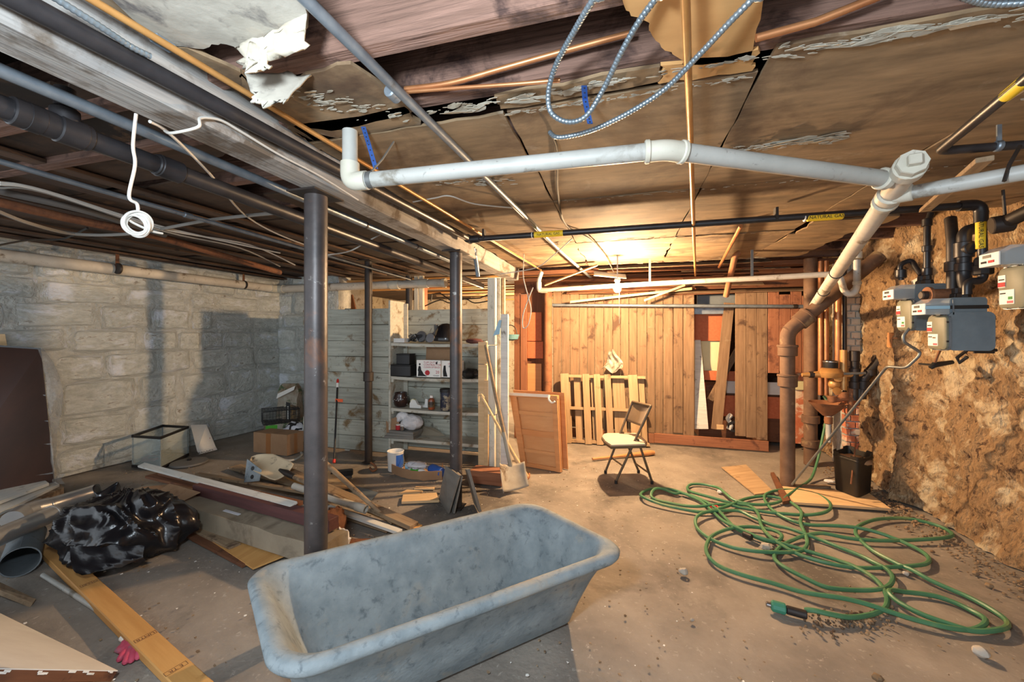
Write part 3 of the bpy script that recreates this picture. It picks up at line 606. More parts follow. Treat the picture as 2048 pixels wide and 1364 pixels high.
# pipes beside the beam
a, b = AX(60, 13, -1.235), AX(938, 478, -1.20)
t = pipe('steel_pipe', 'black_pipe', [extend(a, b, .9), b], .0245, 'long black steel pipe running along the right side of the timber beam')
obj('coupling', collar(b, b - a, .033, .08), 'black_pipe', t)
a, b = AX(20, 149, -1.6), AX(898, 521, -1.6)
t = pipe('galvanised_pipe', 'galv', [extend(a, b, .7), b], .019, 'dull grey galvanised pipe just left of the timber beam')
for s in (.55, .78): obj('pipe_clamp', collar(a.lerp(b, s), b - a, .022, .02), 'dark_iron', t)
q = AX(946, 495, -1.30); t = pipe('stub_pipe', 'galv', [q, AX(952, 522, -1.30), AX(956, 553, -1.30)], .019, 'short grey stub pipe pointing down beside the head of the dark column'); obj('fitting', collar(AX(949, 505, -1.30), (0, 0, 1), .026, .06), 'galv', t)
a, b = AX(5, 214, -1.747), AX(898, 547, -1.747)
t = pipe('iron_pipe', 'black_pipe', [extend(a, b, .6), extend(b, a, 1.0)], .033, 'thick black iron pipe with lumpy couplings, left of the beam')
for x_, L_, r_ in ((44, .055, .042), (66, .04, .043), (98, .05, .041), (140, .07, .045), (168, .03, .042), (318, .03, .040), (338, .085, .043)):
    q = AX(x_, 214 + (x_ - 5) * (547 - 214) / 893, -1.747); obj('coupling', collar(q, b - a, r_, L_, 18), 'black_pipe', t)
ra = AX(150, 250, -1.78); obj('tee_branch', MB().lathe([(.036, 0), (.036, .06), (.026, .07), (.026, .13)], AX(130, 258, -1.747), None, 16), 'black_pipe', t)
for dx, r_, lb in ((0, .0125, 'upper shiny conduit of the pair under the left ceiling'), (-.042, .0105, 'lower dusty conduit of the pair under the left ceiling')):
    a, b = AX(4, 324, -2.53 + dx), AX(376, 431, -2.53 + dx); pts = [extend(a, b, .6), extend(b, a, 2.6)]
    t = pipe('conduit', 'galv' if dx == 0 else 'copper', pts, r_, lb, 'conduit'); obj('conduit_coupling', collar(b, b - a, r_ + .004, .05), 'galv', t)
for pts, r_, m_, lb in (([(0, 365, -3.0), (92, 382, -3.0), (330, 455, -3.05), (560, 506, -3.1)], .007, 'cable_white', 'first pale cable of the bundle under the left ceiling'), ([(0, 369, -3.0), (92, 384, -3.0), (330, 459, -3.05), (500, 490, -3.1), (590, 530, -3.2)], .006, 'cable_white', 'second pale cable of the bundle under the left ceiling'),
                     ([(0, 376, -3.05), (92, 386, -3.02), (330, 463, -3.05), (480, 496, -3.1), (560, 533, -3.3)], .006, 'cable_grey', 'grey lowest cable of the bundle under the left ceiling')):
    cable('bundled_cable', m_, [AX(*q) for q in pts], r_, lb)
for pts, r_, m_, lb in (([(-20, 378, -3.3), (170, 420, -3.3), (330, 470, -3.4)], .02, 'grey_plastic', 'thick dull pipe beneath the cable bundle at the left'), ([(-20, 400, -3.5), (150, 440, -3.5), (300, 468, -3.5), (560, 545, -3.6)], .028, 'brownwood', 'brown rusted pipe below the thick dull pipe at the left')):
    a = [AX(*q) for q in pts]; pipe('old_pipe', m_, a, r_, lb, rb=.3)
cable('sagging_cable', 'cable_grey', [AX(-10, 420, -3.4), AX(60, 447, -3.5), AX(150, 468, -3.7), AX(265, 467, -3.3), AX(420, 440, -2.6), AX(560, 425, -1.9)], .011, 'grey sagging cable at the top of the left wall')
cable('thin_cable', 'cable_black', [AX(-10, 492, -4.3), AX(60, 480, -4.3), AX(125, 478, -4.2), AX(175, 456, -3.7)], .007, 'thin dark cable drooping against the top of the left wall')
cable('slanting_wire', 'cable_white', [AX(300, 243, -1.45), AX(340, 268, -1.5), AX(420, 348, -1.7), AX(490, 430, -2.2), AX(560, 470, -2.4), AX(640, 500, -2.6)], .0055, 'pale wire slanting down from the beam towards the near column')
cable('loose_wire', 'cable_white', [AX(655, 510, -2.0), AX(700, 502, -1.9), AX(740, 480, -1.8), AX(776, 462, -1.75)], .005, 'pale wire looping between the two columns under the ceiling')
# white cable hanging in a coil
K = [AX(272, 228, -1.40), AX(266, 290, -1.40), AX(270, 330, -1.40), AX(258, 392, -1.40), AX(274, 408, -1.40), AX(276, 428, -1.40)]
t = thing('cable_coil', 'white cable hanging from the beam and knotted into a small coil', 'cable', K[-1] - V((0, 0, .08)), kind='thing')
obj('drop', MB().tube(spline(K, 6), .0045, 8), 'cable_white', t)
c = AX(274, 448, -1.40); pts = []; rk = random.Random(3)
vd = (c - E).normalized(); sr = vd.cross(UP).normalized(); su = sr.cross(vd)
for i in range(90):
    an = i / 9.4 * 2 * pi; n_ = i / 9.4; w = .027 + .008 * mn.noise(V((n_ * 1.1, 3, 0))); ox, oy, tl = .010 * mn.noise(V((n_ * .9, 7, 1))), .010 * mn.noise(V((n_ * .9, 1, 9))), .9 * mn.noise(V((n_ * .8, 5, 5)))
    pts.append(c + sr * (w * cos(an) + ox) + su * (w * 1.15 * sin(an) + oy) + vd * (.02 * mn.noise(V((n_ * .7, 2, 2))) + w * tl * cos(an + n_)))
obj('coil', MB().tube(spline([K[-1]] + pts[::1] + [AX(300, 461, -1.40), AX(325, 467, -1.40)], 4), .0036, 6), 'cable_white', t)
cable('beam_wire', 'cable_white', [AX(330, 262, -1.40), AX(345, 266, -1.34), AX(396, 254, -1.27), AX(401, 236, -1.27), AX(440, 240, -1.27), AX(480, 262, -1.27), AX(560, 310, -1.27), AX(640, 352, -1.27), AX(716, 400, -1.27)], .0045, 'white wire stapled along the face of the timber beam')
# wall drain on the left
a, b, c2 = V((-5.16, 1.4, 2.07)), V((-5.02, 4.86, 2.065)), V((-2.32, 4.92, 2.075))
t = pipe('gutter_drain', 'pvc_dirty', [a, b, c2], .055, 'long dull white drain pipe along the top of the stone wall', rb=.08, n=18)
obj('elbow', MB().tube(bend([b - V((0, .13, 0)), b, b + V((.13, 0, 0))], .09), .060, 18), 'fitting', t)
for q in (V((-3.05, 4.905, 2.07)), V((-2.62, 4.915, 2.075))): obj('coupling', collar(q, (1, 0, 0), .063, .14, 20), 'fitting', t)
obj('end_cap', collar(c2, (1, 0, 0), .062, .05, 20), 'fitting', t)
for x_ in (232, 485): q = AX(x_, 545, -5.06); obj('hanger_strap', MB().box((q.x + .02, q.y, 2.16), (.006, .03, .19)), 'rust', t, smooth=0); obj('hanger_band', collar(V((q.x + .03, q.y, 2.068)), (0, 1, 0), .0575, .025, 20), 'dark_iron', t)
# conduits on the right half of the ceiling
a, b = P(1371, 4, 2.165), D(1391, 560, 4.9)
pipe('brass_conduit', 'brass_pipe', [extend(a, b, 1.6), a.lerp(b, .92)], .011, 'thin golden conduit running up the middle of the ceiling', 'conduit')
a, b = P(815, 200, 2.165), P(1120, 502, 2.165)
t = pipe('grey_conduit', 'galv', [extend(a, b, 1.6), a, b, P(1182, 556, 2.12)], .0155, 'blue grey conduit running along the ceiling seam past the torn hole', 'conduit', rb=.2)
obj('conduit_coupling', collar(P(786, 188, 2.165), b - a, .0195, .05), 'galv', t)
a, b = P(321, 82, 2.17), P(1082, 540, 2.17)
t = pipe('copper_conduit', 'brass_pipe', [extend(a, b, 1.4), b], .0095, 'slim golden pipe between the timber beam and the ceiling sheets', 'conduit')
obj('pipe_strap', MB().box(P(326, 86, 2.178), (.028, .05, .02), ch=.003), 'galv', t, smooth=0)
def armoured(name, pts, r, label):
    L = spline(pts, 30); n_ = len(L); tot = sum((L[i + 1] - L[i]).length for i in range(n_ - 1)); k = int(tot / .0035)
    acc = [0]
    for i in range(n_ - 1): acc.append(acc[-1] + (L[i + 1] - L[i]).length)
    out = []; j = 0
    for i in range(k + 1):
        s = tot * i / k
        while j < n_ - 2 and acc[j + 1] < s: j += 1
        out.append(L[j].lerp(L[j + 1], (s - acc[j]) / max(1e-9, acc[j + 1] - acc[j])))
    return obj(name, MB().tube(out, [r * (1 if i % 3 else .84) for i in range(k + 1)], 9), 'bx', label=label, cat='cable')
armoured('armoured_cable', [D(1215, -40, .90) + V((.02, -.12, .24)), D(1215, -40, .90), D(1185, 2, .93), D(1150, 60, 1.02), D(1112, 130, 1.14), D(1097, 185, 1.21), D(1103, 226, 1.24), D(1136, 244, 1.25), D(1172, 232, 1.24), D(1206, 180, 1.18), D(1240, 110, 1.08), D(1276, 46, 1.0), D(1312, -4, .94), D(1330, -40, .90), D(1330, -40, .90) + V((.02, -.12, .24))], .0083, 'grey flexible armoured cable hanging in a long loop from the ceiling')
armoured('armoured_cable', [D(1099, 264, 1.44), D(1112, 274, 1.42), D(1140, 272, 1.40), D(1190, 258, 1.36), D(1260, 224, 1.28), D(1330, 178, 1.20), D(1400, 108, 1.08), D(1460, 44, .99), D(1503, 0, .94), D(1540, -40, .90), D(1540, -40, .90) + V((.04, -.12, .24))], .0083, 'grey flexible armoured cable with a loose end below the loop')
armoured('armoured_cable', [D(1915, -12, .98), D(1950, 2, .99), D(1990, 8, .99), D(2050, 6, .97)], .0083, 'short armoured cable at the top right corner of the ceiling')
armoured('armoured_cable', [AX(100, -10, -1.18), AX(190, 46, -1.18), AX(260, 92, -1.19), AX(300, 112, -1.19)], .008, 'armoured cable tucked between the black pipe and the ceiling at the beam')
for pts, r_, lb in (([(810, 178), (900, 166), (1000, 138), (1150, 96), (1262, 66)], .0085, 'bare copper tube curving through the open joist bay'), ([(808, 184), (900, 177), (1030, 168), (1120, 160)], .006, 'thinner copper tube low in the open joist bay')):
    obj('copper_tube', MB().tube(spline([AY(x_, y_, 1.20) for x_, y_ in pts], 6), r_, 10), 'copper', label=lb, cat='pipe')
obj('copper_tube', MB().tube([AY(1512, 76, 1.2), AY(1630, 44, 1.2), AY(1760, -8, 1.2)], .010, 10), 'copper', label='greenish copper tube in the open bay beside the orange ceiling sheet', cat='pipe')
a = P(1878, 302, 2.12); t = pipe('gas_branch', 'black_pipe', [P(2100, 118, 2.12), a, P(2080, 287, 2.12)], .0165, 'black gas branch pipe making a sharp turn at the right edge of the ceiling', rb=.03)
q = P(2030, 177, 2.12); d = (P(2100, 118, 2.12) - a).normalized(); obj('label_sleeve', collar(q, d, .0178, .09, 18), 'yellow', t)
obj('pipe_clamp', collar(P(1996, 292, 2.12), (1, .1, 0), .021, .02), 'galv', t); q = P(1998, 284, 2.12); obj('clamp_stem', MB().box((q.x, q.y, 2.155), (.014, .006, .06)), 'galv', t, smooth=0)
board('loose_batten', 'oldwood', D(1970, 318, 1.55), D(1850, 420, 2.3), .05, .02, (0, 0, 1), label='brown loose batten slanting under the ceiling beside the gas branch', cat='batten', kind='thing')
# drain under the ceiling at the back with its trap
YD = 3.98
h0, h1 = AY(1078, 581, 4.75), AY(1652, 549, 4.02)
t = thing('trap_drain', 'greyish white drain pipe with P trap running behind the bulb', 'pipe', h0, kind='thing')
tr = [h0, (h0 + h1) / 2 + V((0, 0, .005)), h0.lerp(h1, .85), h1, AY(1676, 552, YD), AY(1684, 566, YD), AY(1688, 580, YD), AY(1698, 588, YD), AY(1709, 584, YD), AY(1714, 570, YD)]
obj('tube', MB().tube(spline(tr, 5), .025, 14), 'pvc_dirty', t); obj('riser', MB().tube([AY(1714, 572, YD), AY(1714, 520, YD)], .025, 14), 'pvc', t)
obj('cap', collar(AY(1714, 510, YD), (0, 0, 1), .036, .06), 'fitting', t); obj('collar', collar(AY(1714, 566, YD), (0, 0, 1), .031, .03), 'fitting', t)
obj('elbow', MB().tube(bend([h0 + V((.10, 0, 0)), h0, h0 + V((0, 0, .10))], .04), .031, 14), 'fitting', t); obj('riser', MB().tube([h0, V((h0.x, h0.y, 2.04)), V((h0.x + .02, h0.y + .05, 2.14))], .025, 14), 'pvc_dirty', t)
for x_ in (.47, .80): q = h0.lerp(h1, x_); obj('hanger_strap', MB().box((q.x, q.y - .03, q.z + .14), (.022, .003, .24)), 'strap', t, smooth=0)
t = pipe('water_pipe', 'galv', [AY(1098, 610, 5.36), AY(1648, 613, 5.36)], .02, 'old greenish water pipe fixed across the beadboard wall')
for x_ in (1590,): obj('coupling', collar(AY(x_, 613, 5.36), (1, 0, 0), .026, .05), 'dark_iron', t)
board('slanting_lath', 'pine', AY(1140, 604, 5.22), AY(1384, 577, 5.22), .03, .015, (0, -1, 0), label='pale lath slanting across the top of the beadboard behind the bulb', cat='lath')
board('slanting_lath', 'pine', AY(1288, 601, 5.15), AY(1370, 570, 5.15), .025, .015, (0, -1, 0), label='shorter pale lath crossing at the end of the long slanting one', cat='lath')
t = pipe('rusty_pipe', 'rust', [D(1478, 506, 3.9), D(1470, 512, 3.9), D(1452, 592, 4.2)], .028, 'rusty capped pipe stub hanging down from the ceiling before the gap', rb=.03)
pipe('slanting_rod', 'copper', [P(1482, 452, 2.17), P(1438, 534, 2.12)], .014, 'brown rod slanting down from the ceiling near the rusty stub')
board('loose_plank', 'pine', D(1090, 570, 4.6), D(1195, 530, 4.42), .10, .012, (0, -.3, 1), label='loose pale plank hanging off the ceiling left of the bulb', cat='plank')
board('loose_plank', 'whitewood', D(1188, 547, 4.8), D(1252, 553, 4.74), .20, .010, (0, -.4, 1), label='broken white board piece hanging off the ceiling right above the bulb', cat='plank')
# thin wires on the ceiling
for m_, pts, r_, lb in (('cable_black', [P(1100, 268, 2.19), P(1114, 300, 2.19), P(1116, 390, 2.19), P(1132, 450, 2.19), P(1180, 478, 2.17), P(1212, 515, 2.15), P(1228, 545, 2.1)], .006, 'thin dark wire snaking along the ceiling to the bulb'),
                      ('cable_white', [P(826, 404, 2.19), P(870, 396, 2.18), P(900, 392, 2.17), P(950, 408, 2.16), P(1030, 416, 2.17)], .004, 'thin white wire loose under the ceiling by the drain elbow'),
                      ('cable_white', [D(1000, 548, 3.6), D(1070, 536, 3.5), D(1105, 512, 3.4), D(1145, 476, 3.2)], .004, 'pale wire stretched from the wooden post up to the ceiling'),
                      ('cable_white', [D(1048, 508, 4.0), D(1047, 530, 3.9), D(1047, 556, 3.8), D(1056, 592, 3.8), D(1062, 620, 3.8), D(1056, 650, 3.8), D(1046, 655, 3.8), D(1046, 630, 3.8), D(1056, 600, 3.8), D(1066, 575, 3.8)], .005, 'pale wire hanging in a narrow loop before the brown boards')):
    cable('loose_wire', m_, pts, r_, lb)

# cast iron stack
YC = 4.22
k0 = AY(1575, 966, YC); k0.z = 0; k1 = AY(1578, 664, YC); k1 = V((k0.x, YC, k1.z)); k2 = V((2.12, YC, AY(1750, 512, YC).z))
t = thing('soil_stack', 'brown cast iron soil pipe standing on the floor and bending up to the right', 'pipe', k0, kind='thing')
obj('stack', MB().tube([k0, k1 + V((0, 0, -.05))], .059, 20), 'cast_iron', t); obj('bend', MB().tube(bend([k1 - V((0, 0, .14)), k1, k1 + (k2 - k1).normalized() * .14], .12, 8), .062, 20), 'cast_iron', t)
obj('stack', MB().tube([k1, k2], .058, 20), 'cast_iron', t)
for q, d, L in ((V((k0.x, YC, AY(1577, 702, YC).z)), (0, 0, 1), .09), (V((k0.x, YC, AY(1577, 762, YC).z)), (0, 0, 1), .10), (k1 + (k2 - k1).normalized() * .17, k2 - k1, .10)):
    obj('hub', collar(q, d, .077, L, 20), 'cast_iron', t); obj('hub_lip', collar(q + V(d).normalized() * L * .5, d, .083, .022, 20), 'cast_iron', t)
YV = 5.02
q = AY(1621, 900, YV); t = thing('soil_stack', 'red brown cast iron pipe rising behind the valves in the back corner', 'pipe', (q.x, YV, 0), kind='thing')
obj('stack', MB().tube([(q.x, YV, 0), (q.x, YV, 2.2)], .062, 18), 'cast_iron', t)
for y_ in (838, 886): obj('hub', collar((q.x, YV, AY(1621, y_, YV).z), (0, 0, 1), .082, .08, 18), 'cast_iron', t)
for x_, m_, r_, lb in ((1641, 'copper', .022, 'brown standpipe first behind the cream waste pipe'), (1652, 'copper', .024, 'brown standpipe second behind the cream waste pipe'), (1676, 'copper', .03, 'olive standpipe left of the white painted pier'), (1689, 'dark_iron', .018, 'thin dark standpipe against the white painted pier')):
    q = AY(x_, 700, 4.88); pipe('standpipe', m_, [(q.x, 4.88, AY(x_, 790, 4.88).z), (q.x, 4.88, 2.15)], r_, lb)

# ================================================================ CENTRE: SHELVES AND WHAT STANDS THERE
def slab(name, m, c, th, parent=None, smooth=0, toward=True, **t):     # a flat piece from four corners, thickness going away from the eye
    c = [V(q) for q in c]; n = (c[1] - c[0]).cross(c[3] - c[0]).normalized()
    if (n.dot(E - c[0]) > 0) == toward: n = -n
    x = (c[1] - c[0]).normalized(); M = frame(sum(c, V()) / 4, x, n)
    return obj(name, MB().prism(c, n * th), m, parent, M, smooth=smooth, **t)
def quadpx(L): return [P(*q) if len(q) == 3 else D(q[0], q[1], q[3]) for q in L]
SY0, SY1 = 4.055, 4.365
sx0, sx1 = AY(777, CY, SY0).x, AY(968, CY, SY0).x
t = thing('shelf_unit', 'built-in shelves of rough pale boards beside the wooden post', 'shelf', ((sx0 + sx1) / 2, SY0, 0), kind='thing')
obj('side_panel', MB().box((sx0 + .012, 4.21, .89), (.024, .31, 1.78), ch=.002), 'shelf_wood', t, smooth=0)
obj('batten', MB().box((AY(811, CY, 4.35).x, 4.352, .88), (.06, .024, 1.76), ch=.002), 'shelf_wood', t, smooth=0)
SZ = {}
for k, py in enumerate((686, 755, 820, 882)):
    z = AY(860, py, SY0).z; SZ[k] = z; sag = .012 if k < 3 else 0
    mb = MB().grid(lambda u, v: V((sx0 + .03 + (sx1 - sx0 - .05) * u, SY0 + .30 * v, z - sag * 4 * u * (1 - u))), 12, 1); n0 = len(mb.v)
    mb.add([p - V((0, 0, .032)) for p in mb.v], []); o_ = 13
    mb.f += [tuple(i + n0 for i in f[::-1]) for f in mb.f[:12]] + [(i, n0 + i, n0 + i + 1, i + 1) for i in range(12)] + [(13 + i, 14 + i, n0 + 14 + i, n0 + 13 + i) for i in range(12)] + [(0, 13, n0 + 13, n0), (12, n0 + 12, n0 + 25, 25)]
    obj('shelf_board', mb, 'shelf_wood', t, smooth=0)
    obj('shelf_cleat', MB().box((sx0 + .04, 4.2, z - .05), (.03, .26, .04)), 'shelf_wood', t, smooth=0)
for a, b, ya, yb, m, yy in ((957, 975, 684, 728, 'pine', 4.03), (957, 975, 729, 940, 'pine', 4.03), (969, 977, 760, 936, 'pine', 3.99)):
    q0, q1 = AY(a, ya, yy), AY(b, yb, yy); obj('end_board', MB().box(((q0.x + q1.x) / 2, yy, (q0.z + max(0, q1.z)) / 2), (q1.x - q0.x, .022, q0.z - max(0, q1.z)), ch=.002), m, t, smooth=0)
obj('end_panel', MB().box((sx1 + .01, 4.21, .66), (.02, .30, 1.32), ch=.002), 'shelf_wood', t, smooth=0)
q0, q1 = AY(946, 940, 3.60), AY(1002, 962, 3.60)
board('plinth_block', 'bead_red', (q0.x, 3.61, .06), (q1.x + .03, 3.60, .06), .16, .12, (0, 0, 1), label='reddish wooden block lying at the foot of the wooden post', cat='block', kind='thing')
def on(k, px_, Y=4.14): p = AY(px_, CY, Y); return V((p.x, Y, SZ[k] + .001))
sc = 4.6 / 806.0
# top shelf
c = on(0, 803, 4.09); t = thing('flat_box', 'flat white box lying at the left end of the top shelf', 'box', c); obj('carton', MB().box(c + V((0, 0, .026)), (.15, .10, .05), Mx.Rotation(-.12, 3, 'Z'), ch=.004), 'white', t, smooth=0)
c = on(0, 843, 4.15); t = thing('tape_reel', 'steel measuring reel in the tool heap on the top shelf', 'tool', c, kind='thing'); R = Mx.Rotation(radians(78), 3, 'X'); obj('wheel', MB().lathe([(.02, -.02), (.06, -.02), (.066, -.01), (.066, .01), (.06, .02), (.02, .02)], c + V((0, 0, .068)), R, 20), 'chrome', t); obj('hub', MB().lathe([(.022, -.03), (.022, .03)], c + V((0, 0, .068)), R, 12), 'black', t)
c = on(0, 862, 4.10); t = thing('hand_grinder', 'small silver and black power tool in front of the helmet', 'tool', c, kind='thing'); obj('body', MB().tube([c + V((-.06, 0, .03)), c + V((0, 0, .05)), c + V((.05, .03, .12)), c + V((.03, .06, .20))], [.028, .032, .026, .022], 12), 'grey_plastic', t); obj('disc', MB().lathe([(.0, -.006), (.05, -.006), (.055, 0), (.05, .006), (0, .006)], c + V((.01, -.035, .056)), Mx.Rotation(radians(80), 3, 'X'), 18, caps=False), 'chrome', t)
c = on(0, 828, 4.14); t = thing('wire_bundle', 'tangle of dark wire and clamps beside the flat white box', 'wire', c, kind='thing'); rr = random.Random(9); obj('strands', MB().tube(spline([c + V((rr.uniform(-.07, .07), rr.uniform(-.06, .06), rr.uniform(.008, .11))) for i in range(16)], 4), .006, 6), 'black', t); obj('clamp', MB().tube(spline([c + V((-.05, -.03, .01)), c + V((-.02, -.05, .06)), c + V((.03, -.05, .09)), c + V((.06, -.03, .02))], 4), .01, 8), 'strap', t)
c = on(0, 892, 4.19) + V((0, 0, .012)); t = thing('hard_hat', 'dark glossy helmet on the top shelf, half behind the rusty column', 'helmet', c)
obj('shell', MB().lathe([(.145, .0), (.15, .01), (.142, .05), (.128, .11), (.10, .165), (.06, .195), (.0, .205)], c + V((0, 0, .004)), Mx.Rotation(.06, 3, 'Y'), 28, caps=False), 'black_gloss', t); obj('rim', MB().lathe([(.143, 0), (.155, 0), (.157, .008), (.146, .014)], c + V((0, 0, .004)), Mx.Rotation(.06, 3, 'Y'), 28, caps=False), 'black', t)
c = on(0, 949, 4.14); t = thing('dark_rag', 'crumpled dark rag at the right end of the top shelf', 'rag', c); obj('cloth', MB().ball(c + V((0, 0, .02)), (.10, .07, .03), 16, 8, lambda d: 1 + .3 * mn.noise(d * 3)), 'maroon', t)
# second shelf
c = on(1, 807, 4.14); t = thing('black_case', 'long black box lying on the second shelf, under a smaller one', 'box', c); obj('case_body', MB().box(c + V((0, 0, .062)), (.27, .16, .122), ch=.006), 'black', t, smooth=0); obj('case_lid', MB().box(c + V((0, 0, .128)), (.275, .165, .012), ch=.003), 'black', t, smooth=0)
c2 = c + V((.03, .0, .1355)); t = thing('black_case', 'smaller black box standing on the long black box', 'box', c2); obj('case_body', MB().box(c2 + V((0, 0, .055)), (.17, .13, .11), ch=.005), 'black', t, smooth=0); obj('case_lid', MB().box(c2 + V((.0, 0, .114)), (.175, .135, .010), ch=.002), 'black', t, smooth=0)
def bagbox(px0, px1, Y, h, label, full):
    a, b = on(1, px0, Y), on(1, px1, Y); w = b.x - a.x; c = (a + b) / 2 + V((0, .05, 0)); t = thing('bag_carton', label, 'box', c, kind='thing')
    o = obj('carton', MB().box(c + V((0, 0, h / 2)), (w, .10, h), ch=.002), 'label_white', t, smooth=0)
    M = Mx.Translation((a.x, Y - .0012, c.z)) @ Mx.Rotation(pi / 2, 4, 'X')
    def T(s, m, x, z, size, al='LEFT'): text(s, m, M @ Mx.Translation((x, z, 0)), size, t, ext=.0004, align=al)
    def shape(L, m, nm): obj(nm, MB().prism([M @ V((x * w, z * h, 0)) for x, z in L], (0, -.0008, 0)), m, t, smooth=0)
    if full:
        for s, z, sz in (('TUFF DUTY', .86, .030), ('CONTRACTOR', .72, .031), ('CLEAN-UP BAGS', .58, .027)): T(s, 'red_ink', .30 * w, z * h, sz)
        T('20', 'red_ink', .80 * w, .30 * h, .045); T('COUNT', 'ink', .70 * w, .10 * h, .020)
        shape([(.46 + .115 * (1 if i % 2 else .8) * cos(i * pi / 9), .26 + .17 * (1 if i % 2 else .8) * sin(i * pi / 9)) for i in range(18)], 'red_ink', 'starburst')
        shape([(.06, .05), (.08, .30), (.06, .40), (.09, .62), (.13, .66), (.18, .62), (.20, .42), (.27, .28), (.30, .18), (.45, .05)], 'ink', 'worker_figure'); shape([(.14 + .035 * cos(i * pi / 5), .75 + .07 * sin(i * pi / 5)) for i in range(10)], 'ink', 'worker_head')
        shape([(.80, .82), (.84, .92), (.90, .93), (.87, .86), (.88, .78), (.83, .76)], 'ink', 'emblem')
    else:
        T('CLEAN-UP', 'red_ink', .34 * w, .82 * h, .026); T('BAGS', 'ink', .38 * w, .66 * h, .03)
        shape([(.10, .05), (.08, .35), (.12, .70), (.22, .72), (.24, .40), (.32, .05)], 'ink', 'worker_figure'); shape([(.62 + .15 * (1 if i % 2 else .8) * cos(i * pi / 9), .36 + .13 * (1 if i % 2 else .8) * sin(i * pi / 9)) for i in range(18)], 'red_ink', 'starburst')
bagbox(833, 881, 4.07, .19, 'white carton of clean-up bags with red lettering, showing its whole front', True)
bagbox(883, 921, 4.10, .185, 'white carton of clean-up bags half hidden behind the rusty column', False)
slab('cardboard_sheet', 'cardboard', [AY(853, 692, 4.33), AY(903, 692, 4.33), AY(907, 750, 4.25), AY(850, 750, 4.25)], .006, label='brown cardboard sheet leaning at the back of the second shelf', cat='cardboard')
c = on(1, 941, 4.15); t = thing('cloth_heap', 'heap of black cloth at the right end of the second shelf', 'cloth', c); obj('cloth', MB().ball(c + V((0, 0, .045)), (.10, .09, .055), 18, 9, lambda d: 1 + .35 * mn.noise(d * 2.4)), 'black', t)
# third shelf
c = on(2, 802, 4.15); t = thing('spotted_pot', 'dark glazed pot with pale dots on the third shelf', 'pot', c)
obj('vessel', MB().lathe([(.05, 0), (.075, .02), (.088, .07), (.085, .11), (.068, .145), (.072, .165), (.064, .165), (.058, .14), (.0, .13)], c, None, 22, caps=False), 'ceramic', t); obj('spout', MB().tube([c + V((-.08, -.02, .08)), c + V((-.115, -.03, .09)), c + V((-.125, -.03, .11))], [.02, .017, .015], 10), 'ceramic', t)
dm = MB()
for i in range(26):
    a_ = (i * 2.4) % (2 * pi); z_ = .03 + (i * .037) % .10; r_ = .0885 - .012 * abs(z_ - .075) / .05; dm.ball(c + V((r_ * cos(a_), r_ * sin(a_), z_)), .005, 6, 4)
tag(obj('dot', dm, 'label_white', t), kind='stuff')
c = on(2, 832, 4.13); t = thing('tape_dispenser', 'grey tape dispenser beside the spotted pot', 'dispenser', c); obj('base', MB().prism([c + V((x_, -.02, z_)) for x_, z_ in ((-.07, 0), (.07, 0), (.075, .03), (.03, .04), (.0, .09), (-.04, .095), (-.07, .05))], (0, .04, 0)), 'white', t, smooth=0); obj('tape_roll', MB().ring(c + V((-.03, -.018, .07)), c + V((-.03, .018, .07)), .032, .014), 'cream', t)
c = on(2, 849, 4.17); t = thing('white_holder', 'small white plastic holder behind the brown bottle', 'holder', c); obj('body', MB().prism([c + V((x_, 0, z_)) for x_, z_ in ((-.04, 0), (.04, 0), (.04, .10), (.01, .10), (.0, .03), (-.04, .03))], (0, .04, 0)), 'white', t, smooth=0)
c = on(2, 863, 4.09); t = thing('brown_bottle', 'brown glue bottle with white cap on the third shelf', 'bottle', c); obj('body', MB().lathe([(.034, 0), (.037, .006), (.037, .095), (.028, .118), (.015, .125), (.015, .13)], c, None, 18), 'amber', t); obj('cap', MB().lathe([(.019, .13), (.019, .155), (.016, .158)], c, None, 14), 'label_white', t); obj('label', MB().lathe([(.0376, .03), (.0376, .09)], c, None, 18, caps=False), 'gold_label', t)
c = on(2, 893, 4.11); t = thing('biscuit_tin', 'tall patterned round tin beside the rusty column on the third shelf', 'tin', c); obj('body', MB().lathe([(.068, 0), (.07, .005), (.07, .20)], c, None, 24), 'tin', t); obj('lid', MB().lathe([(.073, .20), (.074, .205), (.074, .232), (.07, .236)], c, None, 24), 'black', t)
# bottom shelf
for k in range(3):
    c = on(3, 806 + k * 3, 4.13) + V((0, 0, .001 + .030 * k)); tag(obj('paper_stack', MB().box(c + V((0, 0, .014)), (.36 - .02 * k, .20, .028), Mx.Rotation(.05 - .06 * k, 3, 'Z'), ch=.002), 'slate', smooth=0), ('lowest flat grey board of the stack on the bottom shelf', 'middle flat grey board of the stack on the bottom shelf', 'top flat grey board of the stack on the bottom shelf')[k], 'board', 'flat boards on the bottom shelf', 'thing')
c = on(3, 824, 4.12) + V((0, 0, .096)); t = thing('plastic_bag', 'stuffed white plastic bag on the stack of boards on the bottom shelf', 'bag', c)
obj('bag_body', MB().ball(c + V((0, 0, .085)), (.13, .10, .088), 22, 12, lambda d: 1 + .18 * mn.noise(d * 2.2 + V((3, 1, 5)))), 'whitebag', t); obj('bag_neck', MB().tube(spline([c + V((-.06, 0, .12)), c + V((-.12, -.02, .16)), c + V((-.15, -.02, .12)), c + V((-.14, -.03, .09))], 4), [.05] * 4 + [.045] * 4 + [.03] * 4 + [.02], 12), 'whitebag', t)
c = on(3, 797, 4.07) + V((0, 0, .096)); t = thing('small_can', 'small red and white can on the stack of boards', 'can', c); obj('body', MB().lathe([(.03, 0), (.032, .005), (.032, .05), (.028, .052)], c, None, 16), 'red_ink', t); obj('lid', MB().lathe([(.029, .052), (.029, .06), (.0, .062)], c, None, 16, caps=False), 'label_white', t)
